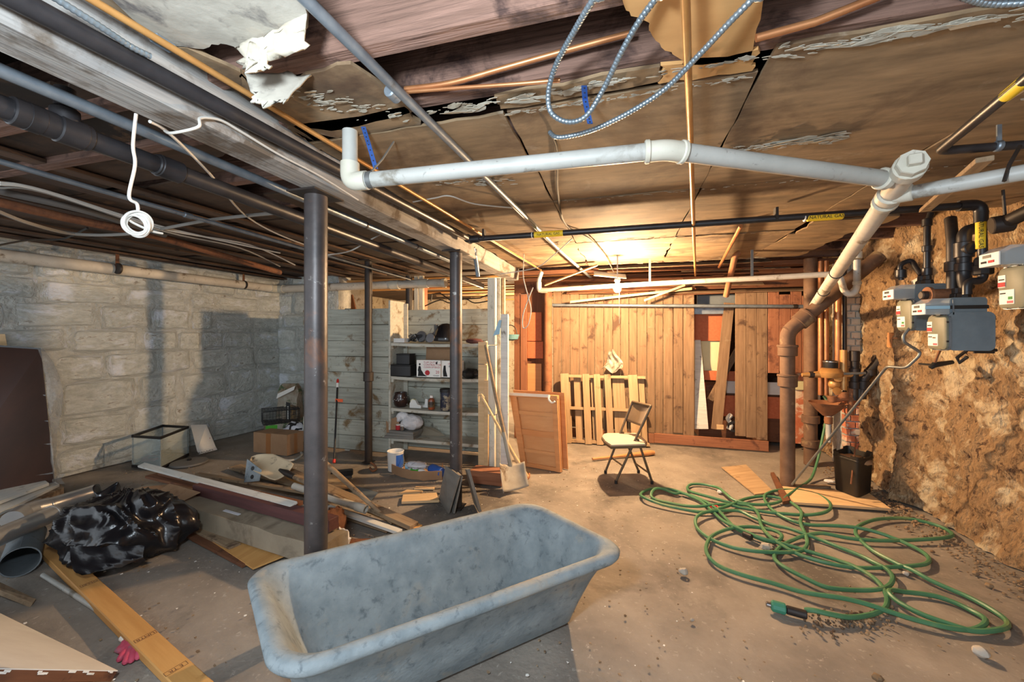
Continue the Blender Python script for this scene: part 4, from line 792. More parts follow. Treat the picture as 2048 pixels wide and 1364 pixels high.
c = on(3, 805, 4.06) + V((0, 0, .096)); t = thing('small_can', 'second small can right of the red and white one', 'can', c); obj('body', MB().lathe([(.026, 0), (.028, .005), (.028, .045), (.024, .048)], c, None, 16), 'chrome', t); obj('lid', MB().lathe([(.025, .048), (.025, .055), (.0, .057)], c, None, 16, caps=False), 'label_white', t)
slab('cardboard_flap', 'cardboard', [AY(772, 842, 4.06), AY(797, 832, 4.10), AY(800, 868, 4.10), AY(773, 872, 4.04)], .004, label='bent cardboard flap at the left end of the bottom shelf', cat='cardboard')
slab('cardboard_flap', 'cardboard_grey', [AY(842, 851, 4.30), AY(866, 855, 4.33), AY(892, 872, 4.28), AY(842, 873, 4.24)], .004, label='grey cardboard leaning behind the bag on the bottom shelf', cat='cardboard')
# face mask on the post
m0 = AY(1001, 640, 3.695); t = thing('face_mask', 'pale blue face mask hanging on the wooden post', 'mask', m0 - V((0, 0, .16)))
mc = [AY(998, 640, 3.695), AY(1003, 640, 3.695), AY(999, 668, 3.68), AY(986, 672, 3.68)]
slab('pleats', 'blue_pale', mc, .006, t); obj('ear_loop', MB().tube(spline([AY(1001, 640, 3.69), AY(999, 628, 3.705), AY(1004, 622, 3.71), AY(1003, 632, 3.70)], 5), .002, 5), 'cable_white', t); obj('ear_loop', MB().tube(spline([AY(986, 672, 3.685), AY(984, 682, 3.68), AY(990, 685, 3.68), AY(993, 670, 3.685)], 5), .002, 5), 'cable_white', t)
# wall sconce arm beyond the post
c = AY(1022, 672, 5.0); t = thing('blue_basin', 'blue grey rounded bowl hanging beyond the wooden post', 'bowl', c, kind='thing'); obj('bowl', MB().lathe([(.03, -.06), (.09, -.04), (.11, .02), (.10, .02), (.0, -.03)], c, None, 18, caps=False), 'teal', t); obj('hook', MB().tube(spline([c + V((.08, 0, .02)), c + V((.06, 0, .10)), c + V((.0, 0, .14)), c + V((-.06, .0, .13))], 4), .006, 6), 'black', t)

# slates leaning on the rusty column
slab('slate', 'slate', [P(877, 998), P(896, 1027), D(918, 951, 3.05), D(891, 931, 3.30)], .014, label='front grey slate leaning against the left side of the rusty column', cat='slate', group='slates round the rusty column', kind='thing')
slab('slate', 'slate', [P(888, 999), P(907, 1027), D(923, 952, 3.10), D(902, 935, 3.36)], .012, label='second grey slate tucked behind the front one', cat='slate', group='slates round the rusty column', kind='thing')
slab('slate', 'slate', [P(947, 1005), P(958, 1025), D(934, 940, 3.05), D(930, 938, 3.28)], .022, label='narrow slate leaning against the right side of the rusty column', cat='slate', group='slates round the rusty column', kind='thing')
slab('short_board', 'pine', [P(803, 1003, .022), P(878, 1000, .022), P(873, 985, .022), P(806, 989, .022)], .02, label='short pale board lying left of the slates', cat='board', kind='thing')
slab('wood_scrap', 'pine', [P(795, 988, .014), P(840, 985, .014), P(846, 981, .014), P(814, 979, .014)], .012, label='small pale wood scrap behind the short pale board', cat='scrap')
slab('wood_scrap', 'pine', [P(828, 977, .014), P(868, 977, .014), P(870, 973, .014), P(832, 972, .014)], .012, label='thin wood scrap lying nearest the cardboard tray', cat='scrap')
# paint bucket, cardboard tray and bottles under the shelves
c = P(791, 940); t = thing('paint_bucket', 'white and blue paint bucket standing before the shelves', 'bucket', c)
obj('shell', MB().lathe([(.070, 0), (.074, .004), (.082, .19), (.086, .195), (.082, .2), (.076, .195), (.068, .02), (0, .015)], c, None, 26, caps=False), 'white', t)
lb = MB(); n_ = 9
for r0_, z0_ in ((.0762, .03), (.0822, .17)): lb.v += [c + V((r0_ * cos(a_), r0_ * sin(a_), z0_)) for a_ in [-.95 + 1.5 * i / n_ for i in range(n_ + 1)]]
lb.f += [(i, i + 1, n_ + 2 + i, n_ + 1 + i) for i in range(n_)]; obj('blue_label', lb, 'blue', t)
obj('bail', MB().tube(spline([c + V((.085, 0, .17)), c + V((.12, -.04, .10)), c + V((.10, -.08, .05))], 5), .003, 6), 'strap', t)
c = P(832, 953); t = thing('cardboard_tray', 'torn cardboard tray full of bottles before the shelves', 'tray', c)
def trf(s, z):  # bent low wall of the tray
    a, b = P(783, 946), P(884, 961); return a.lerp(b, s) + V((0, -.09 * sin(pi * s), z))
mb = MB(); L = 14
mb.grid(lambda u, v: trf(u, .005 + .085 * v + .012 * mn.noise(V((u * 9, v * 2, 1)))) , L, 2); o_ = obj('front_wall', mb, 'cardboard', t, smooth=0); md = o_.modifiers.new('t', 'SOLIDIFY'); md.thickness = .005
slab('tray_floor', 'cardboard', [P(785, 944, .004), P(880, 957, .004), P(884, 940, .004), P(800, 932, .004)], .003, t); slab('tray_end', 'cardboard', [P(881, 956, .0), P(886, 940, .0), D(886, 925, 4.0), D(882, 941, 3.85)], .005, t)
def bottle(c, d, L, r, m, mc, label, nm='bottle', lab=None):
    d = V(d).normalized(); c = V(c); R = d.to_track_quat('Z', 'Y').to_matrix(); t = thing(nm, label, 'bottle', c - V((0, 0, r)))
    obj('body', MB().lathe([(r * .9, 0), (r, .006), (r, L * .66), (r * .6, L * .8), (r * .34, L * .86)], c, R, 18), m, t); obj('cap', MB().lathe([(r * .42, L * .86), (r * .42, L), (r * .36, L * 1.01)], c, R, 14), mc, t)
    if lab: obj('label', MB().lathe([(r * 1.01, L * .15), (r * 1.01, L * .55)], c, R, 18, caps=False), lab, t)
bottle(P(884, 946, .06), (-.9, .25, .12), .20, .05, 'blue', 'label_white', 'blue plastic bottle lying at the right end of the cardboard tray')
bottle(P(818, 942, .05), (1, -.12, .06), .23, .033, 'label_white', 'grey_plastic', 'white spray bottle with green label lying in the cardboard tray', lab='lime')
bottle(P(812, 934, .07), (1, .25, .12), .20, .038, 'blue_pale', 'white', 'pale blue bottle lying at the back of the cardboard tray')
c = P(833, 930, .12); t = thing('plastic_wrap', 'crumpled pale plastic wrap on top of the bottles in the tray', 'wrap', c - V((0, 0, .03))); obj('sheet', MB().ball(c, (.11, .06, .035), 18, 8, lambda d: 1 + .4 * mn.noise(d * 3)), 'paper', t)
# coal shovel and long handle
s0, s1 = P(1003, 987, .005), P(1055, 975, .02)
bl = [s0, s1, D(1045, 928, 3.74), D(995, 932, 3.66)]
t = thing('coal_shovel', 'square steel shovel leaning on the wooden post, blade on the floor', 'shovel', (s0 + s1) / 2)
nb = (bl[1] - bl[0]).cross(bl[3] - bl[0]).normalized(); nb = nb if nb.dot(E - bl[0]) > 0 else -nb
o_ = obj('blade', MB().grid(lambda u, v: bl[0].lerp(bl[1], u).lerp(bl[3].lerp(bl[2], u), v) + nb * (.045 * (abs(2 * u - 1) ** 3) + .02 * v * v), 14, 10), 'shovel_blade', t, smooth=60); md = o_.modifiers.new('t', 'SOLIDIFY'); md.thickness = .004
top = D(971, 690, 3.80); mid = (bl[2] + bl[3]) / 2 + nb * .012
obj('socket', MB().tube([mid - (top - mid).normalized() * .12, mid, mid + (top - mid).normalized() * .30], [.008, .022, .019], 12), 'shovel_blade', t)
obj('handle', MB().tube([mid + (top - mid).normalized() * .28, mid.lerp(top, .6) + V((0, -.012, 0)), top], [.0175, .0165, .015], 12), 'oldwood', t)
a, b = D(963, 792, 3.80), P(1055, 959, .03)
t = thing('axe_handle', 'pale wooden axe handle leaning crosswise behind the shovel', 'handle', b, kind='thing')
dr = (b - a).normalized(); obj('haft', MB().tube([a, a.lerp(b, .3), a.lerp(b, .7), a.lerp(b, .88), a.lerp(b, .97), b], [.013, .013, .016, .024, .030, .018], 12), 'pine', t)
obj('grip_end', MB().tube([D(957, 803, 3.82), D(957, 790, 3.81), D(963, 789, 3.80), D(968, 796, 3.80)], .010, 8), 'pine', t)
t = thing('bent_bar', 'rusty bent bar lying by the foot of the axe handle', 'bar', P(1050, 965)); obj('bar', MB().tube(spline([P(1036, 965, .02), P(1048, 962, .04), P(1057, 955, .05), P(1058, 948, .03)], 4), .012, 8), 'rust', t)
# cabinet panels
pa = [D(1020, 786, 4.40), D(1117, 791, 4.08), P(1124, 944, .0), P(1043, 930, .0)]
t = thing('framed_backboard', 'orange brown cabinet back with framed slats leaning by the wooden post', 'panel', (pa[2] + pa[3]) / 2, kind='thing')
def PQ(u, v, off=0.0):
    n = (pa[1] - pa[0]).cross(pa[3] - pa[0]).normalized(); n = n if n.dot(E - pa[0]) > 0 else -n
    return pa[0].lerp(pa[1], u).lerp(pa[3].lerp(pa[2], u), v) + n * off
def strip(u0, u1, v0, v1, off, th, m, nm): slab(nm, m, [PQ(u0, v0, off), PQ(u1, v0, off), PQ(u1, v1, off), PQ(u0, v1, off)], th, t)
strip(0, 1, 0, 1, 0, .012, 'cabinet_panel', 'back_panel')
strip(.02, .16, .03, 1, .028, .028, 'cabinet', 'stile'); strip(.89, .99, .03, 1, .028, .028, 'cabinet', 'stile'); strip(.0, 1, 0, .045, .034, .034, 'cabinet', 'rail')
for v0, v1, m in ((.235, .285, 'cabinet_panel'), (.49, .57, 'cabinet'), (.755, .80, 'cabinet_panel'), (.95, 1, 'cabinet')): strip(.16, .89, v0, v1, .02, .02, m, 'slat')
strip(0, .86, -.012, .028, .036, .003, 'white', 'edge_tape'); obj('peeled_tape', MB().tube(spline([PQ(.86, .0, .04), PQ(.86, .05, .06), PQ(.91, .09, .05), PQ(.97, .07, .05)], 5), .010, 5), 'white', t)
pb = [D(1018, 781, 4.50), D(1121, 787, 4.18), P(1128, 942, .0), P(1050, 928, .0)]
slab('cabinet_board', 'cabinet', [q + V((.03, .06, 0)) for q in pb], .016, label='second brown cabinet board standing right behind the framed one', cat='board', kind='thing')

# pallet against the beadboard
p0, p1 = P(1126, 884), P(1300, 890); p0.y = 5.14; p0.x = AY(1126, CY, 5.14).x; p1 = V((AY(1300, CY, 5.22).x, 5.22, 0)); p0.z = p1.z = .0
ux = (p1 - p0).normalized(); upv = (V((-.055, .10, 1))).normalized(); H = .885; Wp = (p1 - p0).length; nn = ux.cross(upv); nn = nn if nn.y < 0 else -nn
t = thing('pallet', 'wooden pallet on end against the beadboard', 'pallet', (p0 + p1) / 2)
def pp(u, v, o=0): return p0 + ux * (u * Wp) + upv * (v * H) + nn * o
for v in (.03, .50, .965): board('stringer', 'pallet', pp(.0, v, -.052), pp(1.0, v, -.052), .036, .075, nn, t)
for a, b in ((0.0, .10), (.265, .345), (.40, .475), (.525, .60), (.80, .905)): board('slat', 'pallet', pp((a + b) / 2, 0, 0), pp((a + b) / 2, 1, 0), (b - a) * Wp, .016, nn, t)
for a, b in ((.02, .11), (.155, .245), (.36, .42), (.62, .76), (.86, .99)): board('slat', 'pallet', pp((a + b) / 2, 0.01, -.10), pp((a + b) / 2, .985, -.10), (b - a) * Wp, .014, nn, t)
c = AY(1222, 736, 5.27); t = thing('white_cloth', 'rumpled white cloth draped over the top edge of the pallet', 'cloth', c)
obj('drape', MB().grid(lambda u, v: c + V((-.14 + .28 * u * (1 - .8 * v) + .15 * v + .03 * sin(v * 5), .03 * sin(u * 11 + v * 3) + .03 * mn.noise(V((u * 5, v * 5, 2))), -.03 + (.30 * v + .04 * sin(u * 8) * (1 - v)) * (.85 + .25 * mn.noise(V((u * 4, 3, 1)))) + .02 * mn.noise(V((u * 9, v * 9, 8))))), 24, 20), 'flake', t, smooth=70)

# folding chair
NF, NR, FF, FR = P(1232, 967), P(1304, 968), P(1211, 947), P(1277, 946)
t = thing('folding_chair', 'brown metal folding chair with pale seat, standing under the bulb', 'chair', (NF + NR + FF + FR) / 4)
NT, FT = D(1302, 812, 3.73), D(1265, 803, 4.02); r = .0115
arch = bend([NF + UP * .02, NT + (NF - NT).normalized() * .02, NT, FT, FT + (FF - FT).normalized() * .02, FF + UP * .02], .04, 5)
obj('front_frame', MB().tube(arch, r, 10), 'chair_frame', t)
def fp(s, side): return (NF.lerp(NT, s) if side else FF.lerp(FT, s))
hN, hF = fp(.58, 1) + RT * .012, fp(.58, 0) + RT * .012
for q, h in ((NR, hN), (FR, hF)):
    obj('leg', MB().tube([q + UP * .02, h], r, 10), 'chair_frame', t)
obj('cross_bar', MB().tube([fp(.22, 1), fp(.22, 0)], .008, 8), 'chair_frame', t); obj('cross_bar', MB().tube([NR.lerp(hN, .25), FR.lerp(hF, .25)], .008, 8), 'chair_frame', t)
for q in (NF, NR, FF, FR): obj('foot_cap', MB().tube([q + UP * .0, q + UP * .03], .0145, 10), 'black', t)
SZc = .385
sp = [P(1222, 893, SZc), P(1209, 884, SZc), P(1203, 875, SZc), P(1206, 870, SZc), P(1214, 868, SZc), P(1272, 868, SZc), P(1280, 871, SZc), P(1294, 884, SZc), P(1292, 891, SZc)]
cen = sum(sp, V()) / len(sp)
obj('seat_pan', MB().loft([[q - UP * .022 for q in sp], [q for q in sp]]), 'chair_frame', t, smooth=0)
obj('seat_pad', MB().loft([[cen.lerp(q, .97) + UP * .001 for q in sp], [cen.lerp(q, .96) + UP * .012 for q in sp], [cen.lerp(q, .86) + UP * .017 for q in sp]]), 'vinyl', t, smooth=50)
bk = [fp(.985, 0), fp(.985, 1), fp(.74, 1), fp(.74, 0)]; nb = RT * -1
o_ = obj('backrest', MB().grid(lambda u, v: bk[0].lerp(bk[1], u).lerp(bk[3].lerp(bk[2], u), v) + (RT * .03 - FW * 0) * (1 - (2 * u - 1) ** 2) * .8 + UP * (.012 * (1 - (2 * u - 1) ** 2)) * (1 - 2 * v), 12, 8), 'vinyl_dark', t, smooth=70); md = o_.modifiers.new('t', 'SOLIDIFY'); md.thickness = .012
for s, (f_, h_, rr_) in enumerate(((NF, hN, NR), (FF, hF, FR))):
    obj('link_bar', MB().tube([fp(.46, 1 - s), rr_.lerp(h_, .86)], .005, 6), 'chair_frame', t)
t = thing('wooden_bat', 'worn wooden stick with a flat end on the floor behind the chair', 'stick', P(1250, 912)); obj('stick', MB().tube([P(1185, 918, .016), P(1240, 912, .017), P(1282, 907.5, .02), P(1296, 906, .022), P(1308, 905, .02)], [.014, .016, .026, .034, .022], 10), 'cabinet', t)

# ================================================================ BEHIND THE GAP IN THE BACK WALL
def ypanel(name, m, a, b, Y, th, label, cat='panel', parent=None):
    q0, q1 = AY(a[0], a[1], Y), AY(b[0], b[1], Y); o = obj(name, MB().box(((q0.x + q1.x) / 2, Y, (q0.z + q1.z) / 2), (abs(q1.x - q0.x), th, abs(q0.z - q1.z)), ch=.002), m, parent, smooth=0)
    return tag(o, label, cat, None, 'thing') if label else o
ypanel('gap_backdrop', 'subfloor', (1340, 556), (1700, 905), 6.3, .04, 'added dark backdrop board far behind the gap in the beadboard')  # dark board added to keep the gap dark and the pale far wall hidden
ypanel('red_plywood', 'panel_red', (1386, 628), (1462, 682), 5.72, .02, 'red plywood panel high in the gap of the beadboard')
ypanel('cream_plywood', 'cream', (1388, 682), (1450, 742), 5.76, .02, 'pale green panel standing in the gap of the beadboard')
t = thing('red_dresser', 'red cabinet with notched front standing in the gap of the beadboard', 'cabinet', AY(1440, 860, 5.8) * 1, kind='thing'); t_ = t
ypanel('rail', 'panel_red', (1395, 741), (1480, 762), 5.70, .03, None, None, t_); ypanel('rail', 'panel_red', (1404, 765), (1411, 800), 5.72, .03, None, None, t_)
ypanel('drawer_front', 'panel_red', (1438, 790), (1566, 838), 5.70, .025, None, None, t_); ypanel('carcass', 'brownwood', (1392, 765), (1600, 880), 5.95, .4, None, None, t_)
ypanel('white_plywood', 'white', (1452, 762), (1562, 790), 5.73, .02, 'white board behind the notched red cabinet front')
ypanel('metal_sheet', 'galv', (1387, 614), (1447, 628), 5.60, .05, 'bright metal duct end at the top of the gap')
ypanel('metal_sheet', 'duct_grey', (1394, 590), (1470, 612), 5.75, .03, 'dark grey metal sheet at the very top of the gap')
slab('white_board', 'whitewood', [AY(1390, 680, 5.60), AY(1401, 680, 5.60), AY(1417, 858, 5.47), AY(1390, 858, 5.47)], .016, label='tapered white board leaning in the gap', cat='board', kind='thing')
board('leaning_stud', 'bead', AY(1433, 859, 5.49), AY(1458, 606, 5.60), .115, .04, (0, -1, 0), label='long brown plank leaning across the gap', cat='plank', kind='thing')
board('leaning_stud', 'bead', AY(1420, 800, 5.60), AY(1480, 690, 5.68), .07, .03, (0, -1, 0), label='short plank slanting behind the long brown one', cat='plank', kind='thing')
ypanel('wood_block', 'pine', (1432, 848), (1446, 858), 5.5, .08, 'small wood block on the sill of the gap')
c = AY(1458, 852, 5.6); t = thing('twisted_rag', 'pale rag twisted over dark pipework low in the gap', 'rag', c, kind='thing'); obj('rag', MB().tube(spline([c + V((0, 0, -.04)), c + V((.02, 0, .03)), c + V((-.01, 0, .09)), c + V((.03, 0, .15))], 4), [.035] * 4 + [.025] * 4 + [.03] * 4 + [.02], 9), 'whitewood', t); obj('pipework', MB().ring(c + V((.05, -.03, .0)), c + V((.05, .03, .0)), .07, .03), 'black', t)
ypanel('terracotta_slab', 'brick', (1588, 740), (1618, 888), 5.62, .04, 'terracotta coloured panel standing behind the tall soil pipe')
ypanel('stained_board', 'cream', (1588, 762), (1616, 780), 5.585, .03, 'yellow stained strip across the terracotta panel', 'board')

# ================================================================ RIGHT SIDE: PIER, VALVES, METERS
YP = 4.93
t = st('trim_1', 'brick pier with white paint on its upper part in the back corner'); x0, x1 = AY(1692, CY, YP).x, AY(1729, CY, YP).x + .01
obj('pier_core', MB().box(((x0 + x1) / 2, YP + .16, 1.1), (x1 - x0 - .012, .28, 2.2)), 'mortar', t, smooth=0)
rb_ = random.Random(8); z = .0; k = 0
while z < 2.17:
    cut = .5 if k % 2 else 1.0; xs = [x0, (x0 + x1) / 2, x1] if k % 2 == 0 else [x0, x0 + (x1 - x0) * .25, x0 + (x1 - x0) * .78, x1]
    for a, b in zip(xs, xs[1:]):
        obj('brick', MB().box(((a + b) / 2, YP + .05 + rb_.uniform(-.004, .004), z + .032), (b - a - .008, .10, .060), ch=.005), 'brick' if z < .66 else 'brick_white', t, smooth=0)
    z += .071; k += 1
def onwall(a, b, off=.012):
    x = 2.25
    for _ in range(6):
        p = AX(a, b, x); x = wrf((p.y + .6) / 6.3, p.z / 2.5).x - off
    return AX(a, b, x)
# water meter and valves
def vy(px_, py_, Y=4.62): return AY(px_, py_, Y)
c = vy(1661, 745); t = thing('water_meter', 'brass water meter with black lid on the pipes in the back corner', 'meter', c - V((0, 0, .1)))
obj('dial_case', MB().lathe([(.085, -.05), (.10, -.03), (.105, 0), (.085, .03), (.065, .045)], c, None, 20), 'brass_pipe', t); obj('lid', MB().lathe([(.058, .045), (.06, .05), (.06, .11), (.05, .118)], c, None, 20), 'black', t); obj('lid_ring', MB().lathe([(.062, .10), (.064, .105), (.062, .112)], c, None, 20, caps=False), 'chrome', t)
obj('inlet', MB().tube([c + V((-.24, 0, -.03)), c + V((-.08, 0, -.02))], [.018, .035], 12), 'brass_pipe', t); obj('nut', MB().lathe([(.032, -.02), (.032, .02)], c + V((-.16, 0, -.025)), Mx.Rotation(pi / 2, 3, 'Y'), 6), 'dark_iron', t, smooth=0); obj('outlet', MB().tube([c + V((.08, 0, -.02)), c + V((.30, 0, -.01))], [.035, .016], 12), 'brass_pipe', t)
q = vy(1668, 768); obj('lower_case', MB().ball(q, (.05, .05, .05), 14, 8), 'brass_pipe', t)
t = thing('valve_pipes', 'cluster of dark iron pipes and brass valves below the water meter', 'valves', vy(1705, 800), kind='thing')
for pts, r_, m in (([(1687, 780), (1687, 700)], .03, 'brass_pipe'), ([(1664, 800), (1688, 797), (1720, 797)], .028, 'rust'), ([(1709, 722), (1709, 800)], .034, 'dark_iron'), ([(1722, 797), (1726, 760), (1764, 714)], .040, 'dark_iron'), ([(1702, 830), (1700, 790), (1710, 762)], .026, 'rust'), ([(1719, 798), (1719, 770)], .035, 'dark_iron')):
    obj('pipe_run', MB().tube(bend([vy(*p_) for p_ in pts], .05) if len(pts) > 2 else [vy(*p_) for p_ in pts], r_, 12), m, t)
for px_, py_, r_, L_ in ((1709, 712, .042, .10), (1709, 742, .044, .05), (1709, 770, .046, .07), (1726, 770, .052, .08), (1741, 745, .048, .06), (1687, 790, .040, .06), (1664, 798, .038, .06)): obj('fitting', collar(vy(px_, py_), (0, 0, 1), r_, L_, 10), 'dark_iron' if px_ > 1700 else 'rust', t)
for px_, py_ in ((1676, 757), (1674, 782)): obj('valve_handle', MB().lathe([(.01, -.01), (.035, -.006), (.035, .006), (.01, .01)], vy(px_, py_, 4.55), Mx.Rotation(1.2, 3, 'X'), 12), 'brass_pipe', t)
obj('lever', MB().box(vy(1704, 747, 4.56), (.22, .012, .022), Mx.Rotation(-.06, 3, 'Y'), ch=.003), 'strap', t, smooth=0)
c = vy(1655, 815); t = thing('drip_pan', 'rusty drip funnel under the valves with a white outlet pipe', 'funnel', c - V((0, 0, .2))); obj('funnel', MB().lathe([(.04, -.08), (.10, -.02), (.16, .05), (.15, .05), (.09, -.01), (.03, -.07)], c, None, 16, caps=False), 'rust', t); obj('tailpipe', MB().tube([c + V((0, -.02, -.06)), c + V((0, -.02, -.26)), c + V((-.01, -.05, -.33))], [.024, .024, .018], 12), 'pvc', t)
obj('hub', collar(c + V((0, -.02, -.12)), (0, 0, 1), .034, .07), 'rust', t)
t = thing('board_scrap', 'small orange wooden square nailed to the rubble wall under the far meter', 'board', onwall(1789, 700), kind='thing'); obj('square', MB().box(onwall(1789, 681, .02), (.05, .12, .13), Mx.Rotation(.08, 3, 'X'), ch=.003), 'cabinet', t, smooth=0); q = onwall(1789, 681, .046); obj('pencil_mark', MB().tube([q + V((-.002, .035, -.02)), q + V((-.002, .03, .02)), q + V((-.002, -.04, .02))], .003, 5), 'brownwood', t)

# gas meters
def gas_meter(label, yn, x0, zb, s=1.0, big=True, band=False):
    t = thing('gas_meter', label, 'meter', (x0, yn, zb), M=Mx.Translation((x0, yn, zb)) @ Mx.Scale(s, 4), kind='thing')
    Mw = WM[t.name]
    def lo(nm, mb, m, par=None, sm=38): return obj(nm, mb, m, par or t, Mw, local=True, smooth=sm)
    def rr(y0, y1, z0, z1, r, x, n=5):
        L = []
        for cy_, cz_, a0 in ((y1 - r, z1 - r, 0), (y0 + r, z1 - r, pi / 2), (y0 + r, z0 + r, pi), (y1 - r, z0 + r, 1.5 * pi)): L += [V((x, cy_ + r * cos(a0 + i * pi / 2 / n), cz_ + r * sin(a0 + i * pi / 2 / n))) for i in range(n + 1)]
        return L
    def xs(x0_, x1_, z0, z1, r, y, n=5):
        L = []
        for cx_, cz_, a0 in ((x1_ - r, z1 - r, 0), (x0_ + r, z1 - r, pi / 2), (x0_ + r, z0 + r, pi), (x1_ - r, z0 + r, 1.5 * pi)): L += [V((cx_ + r * cos(a0 + i * pi / 2 / n), y, cz_ + r * sin(a0 + i * pi / 2 / n))) for i in range(n + 1)]
        return L
    lo('lower_case', MB().loft([xs(0, .205, 0, .215, .03, .006), xs(0, .205, 0, .215, .03, .134)]), 'meter_grey')
    lo('lower_case_bead', MB().loft([xs(-.002, .207, -.002, .217, .03, 0), xs(-.002, .207, -.002, .217, .03, .006)]), 'meter_grey')
    lo('upper_case', MB().loft([xs(.012, .178, .20, .30, .018, .010), xs(.012, .178, .20, .30, .018, .130)]), 'meter_grey')
    lo('front_plate', MB().loft([rr(-.004, .144, .002, .20, .028, -.002), rr(-.004, .144, .002, .20, .028, -.012), rr(.004, .136, .010, .192, .024, -.018)]), 'meter_olive')
    lo('flange_rim', MB().loft([rr(-.008, .148, -.003, .206, .03, .008), rr(-.008, .148, -.003, .206, .03, -.003)]), 'galv')
    bt = MB()
    for y_, z_ in ((-.002, .05), (-.002, .16), (.142, .05), (.142, .16), (.04, .005), (.1, .005), (.04, .199), (.1, .199)): bt.lathe([(.005, -.017), (.005, -.004)], (0, y_, z_), Mx.Rotation(0, 3, 'X'), 6) if False else bt.box((-.008, y_, z_), (.012, .010, .010))
    lo('bolt', bt, 'dark_iron', sm=0)
    for y_ in (.045, .098):
        lo('spud', MB().lathe([(.030, .298), (.032, .305), (.030, .325), (.022, .33), (.020, .36)], (.095, y_, 0), None, 8), 'dark_iron', sm=0)
    # register housing sticking out to the front
    hz0, hz1 = .205, .285
    h = lo('register_box', MB().loft([[V((x_, .012 + .002, z_)) for x_, z_ in ((-.10, hz0), (.02, hz0), (.02, hz1 + .012), (-.06, hz1 + .012), (-.10, hz1 - .015))], [V((x_, .118, z_)) for x_, z_ in ((-.10, hz0), (.02, hz0), (.02, hz1 + .012), (-.06, hz1 + .012), (-.10, hz1 - .015))]]), 'clear', sm=0)
    lo('index_plate', MB().box((-.102, .065, (hz0 + hz1) / 2 - .008), (.006, .112, .062), ch=.001), 'label_white', h, 0)
    lo('index_window', MB().box((-.1058, .075, (hz0 + hz1) / 2 + .008), (.003, .045, .014)), 'black', h, 0); lo('index_mark', MB().box((-.1058, .05, (hz0 + hz1) / 2 - .018), (.003, .032, .012)), 'red_ink', h, 0); lo('index_mark', MB().box((-.1058, .092, (hz0 + hz1) / 2 - .018), (.003, .03, .010)), 'ink', h, 0)
    lo('register_core', MB().box((-.035, .065, (hz0 + hz1) / 2), (.07, .085, .055), ch=.004), 'meter_grey', h, 0)
    # labels on the front plate
    def lab(y0, y1, z0, z1, m, par=None, nm='label', o=.0): return lo(nm, MB().box((-.0190 - o, (y0 + y1) / 2, (z0 + z1) / 2), (.0015, y1 - y0, z1 - z0)), m, par, 0)
    a = lab(.098, .138, .105, .165, 'label_white'); lab(.098, .138, .108, .130, 'red_ink', a, 'label_band', .001); lab(.103, .133, .140, .146, 'ink', a, 'label_print', .001)
    b = lab(.052, .130, .022, .092, 'label_white'); lab(.056, .088, .026, .038, 'pink_ink', b, 'label_band', .001)
    if big: lab(.060, .082, .044, .058, 'green_ink', b, 'label_mark', .001)
    else: lab(.068, .092, .066, .074, 'gold_label', b, 'label_mark', .001)
    lab(.096, .126, .072, .078, 'ink', b, 'label_print', .001)
    if band:
        lo('seal_band', MB().box((.095, .005, .245), (.172, .004, .020)), 'black'); lo('seal_band', MB().box((-.04, .008, .245), (.13, .006, .018)), 'blue_pale'); lo('bracket_bar', MB().box((.022, .004, .245), (.006, .008, .085)), 'galv', sm=0)
    return t
m2 = gas_meter('nearer grey gas meter with a black band, hung on the rubble wall', 2.885, 1.775, 1.305, 1.0, False, True)
m1 = gas_meter('farther grey gas meter with green mark, hung on the rubble wall', 3.20, 1.79, 1.42, 1.0, True)
m3 = gas_meter('highest gas meter cut by the right edge of the picture', 2.44, 1.80, 1.52, 1.0, True)
# risers of the meters
def rpipe(name, m, pts, r_, label, parts=(), rb=.04):
    t = pipe(name, m, pts, r_, label, rb=rb)
    for q, d, rr_, L_, nm in parts: obj(nm, collar(q, d, rr_, L_, 12), m, t)
    return t
xm = 1.885
rpipe('meter_riser', 'black_pipe', [(xm, 3.245, 1.785), (xm, 3.245, 2.10), (xm + .02, 3.245, 2.18)], .018, 'black riser from the farther gas meter to the ceiling', [((xm, 3.245, 1.80), (0, 0, 1), .027, .05, 'coupling'), ((xm, 3.245, 1.95), (0, 0, 1), .026, .04, 'coupling'), ((xm, 3.245, 2.12), (0, 0, 1), .026, .05, 'coupling')])
rpipe('meter_riser', 'black_pipe', [(xm, 3.30, 1.785), (xm, 3.36, 1.86), AY(1822, 520, 3.40), AY(1800, 528, 3.40), AY(1802, 560, 3.40)], .016, 'black side pipe with a lock valve left of the farther gas meter', [(AY(1802, 548, 3.40), (0, 0, 1), .03, .06, 'lock_valve')])
c = AY(1928, 500, 2.96); e2 = AY(1928, 462, 2.96)
rpipe('meter_riser', 'black_pipe', [(xm, 2.93, 1.66), (c.x, 2.96, 1.72), (c.x, 2.96, e2.z), (c.x + .10, 2.98, e2.z + .02)], .032, 'thick black riser with a plugged tee above the nearer gas meter', [((c.x, 2.96, c.z), (0, 0, 1), .043, .09, 'tee'), (c + V((0, -.035, 0)), (0, 1, 0), .032, .04, 'tee_plug'), ((c.x, 2.96, c.z - .10), (0, 0, 1), .040, .05, 'coupling')])
c = AY(1908, 560, 3.02); rpipe('meter_riser', 'dark_iron', [(c.x, 3.03, 1.62), (c.x, 3.03, 1.95), (c.x + .02, 3.08, 2.1)], .028, 'dark iron pipe between the two gas meters', [((c.x, 3.03, 1.80), (0, 0, 1), .037, .06, 'coupling')])
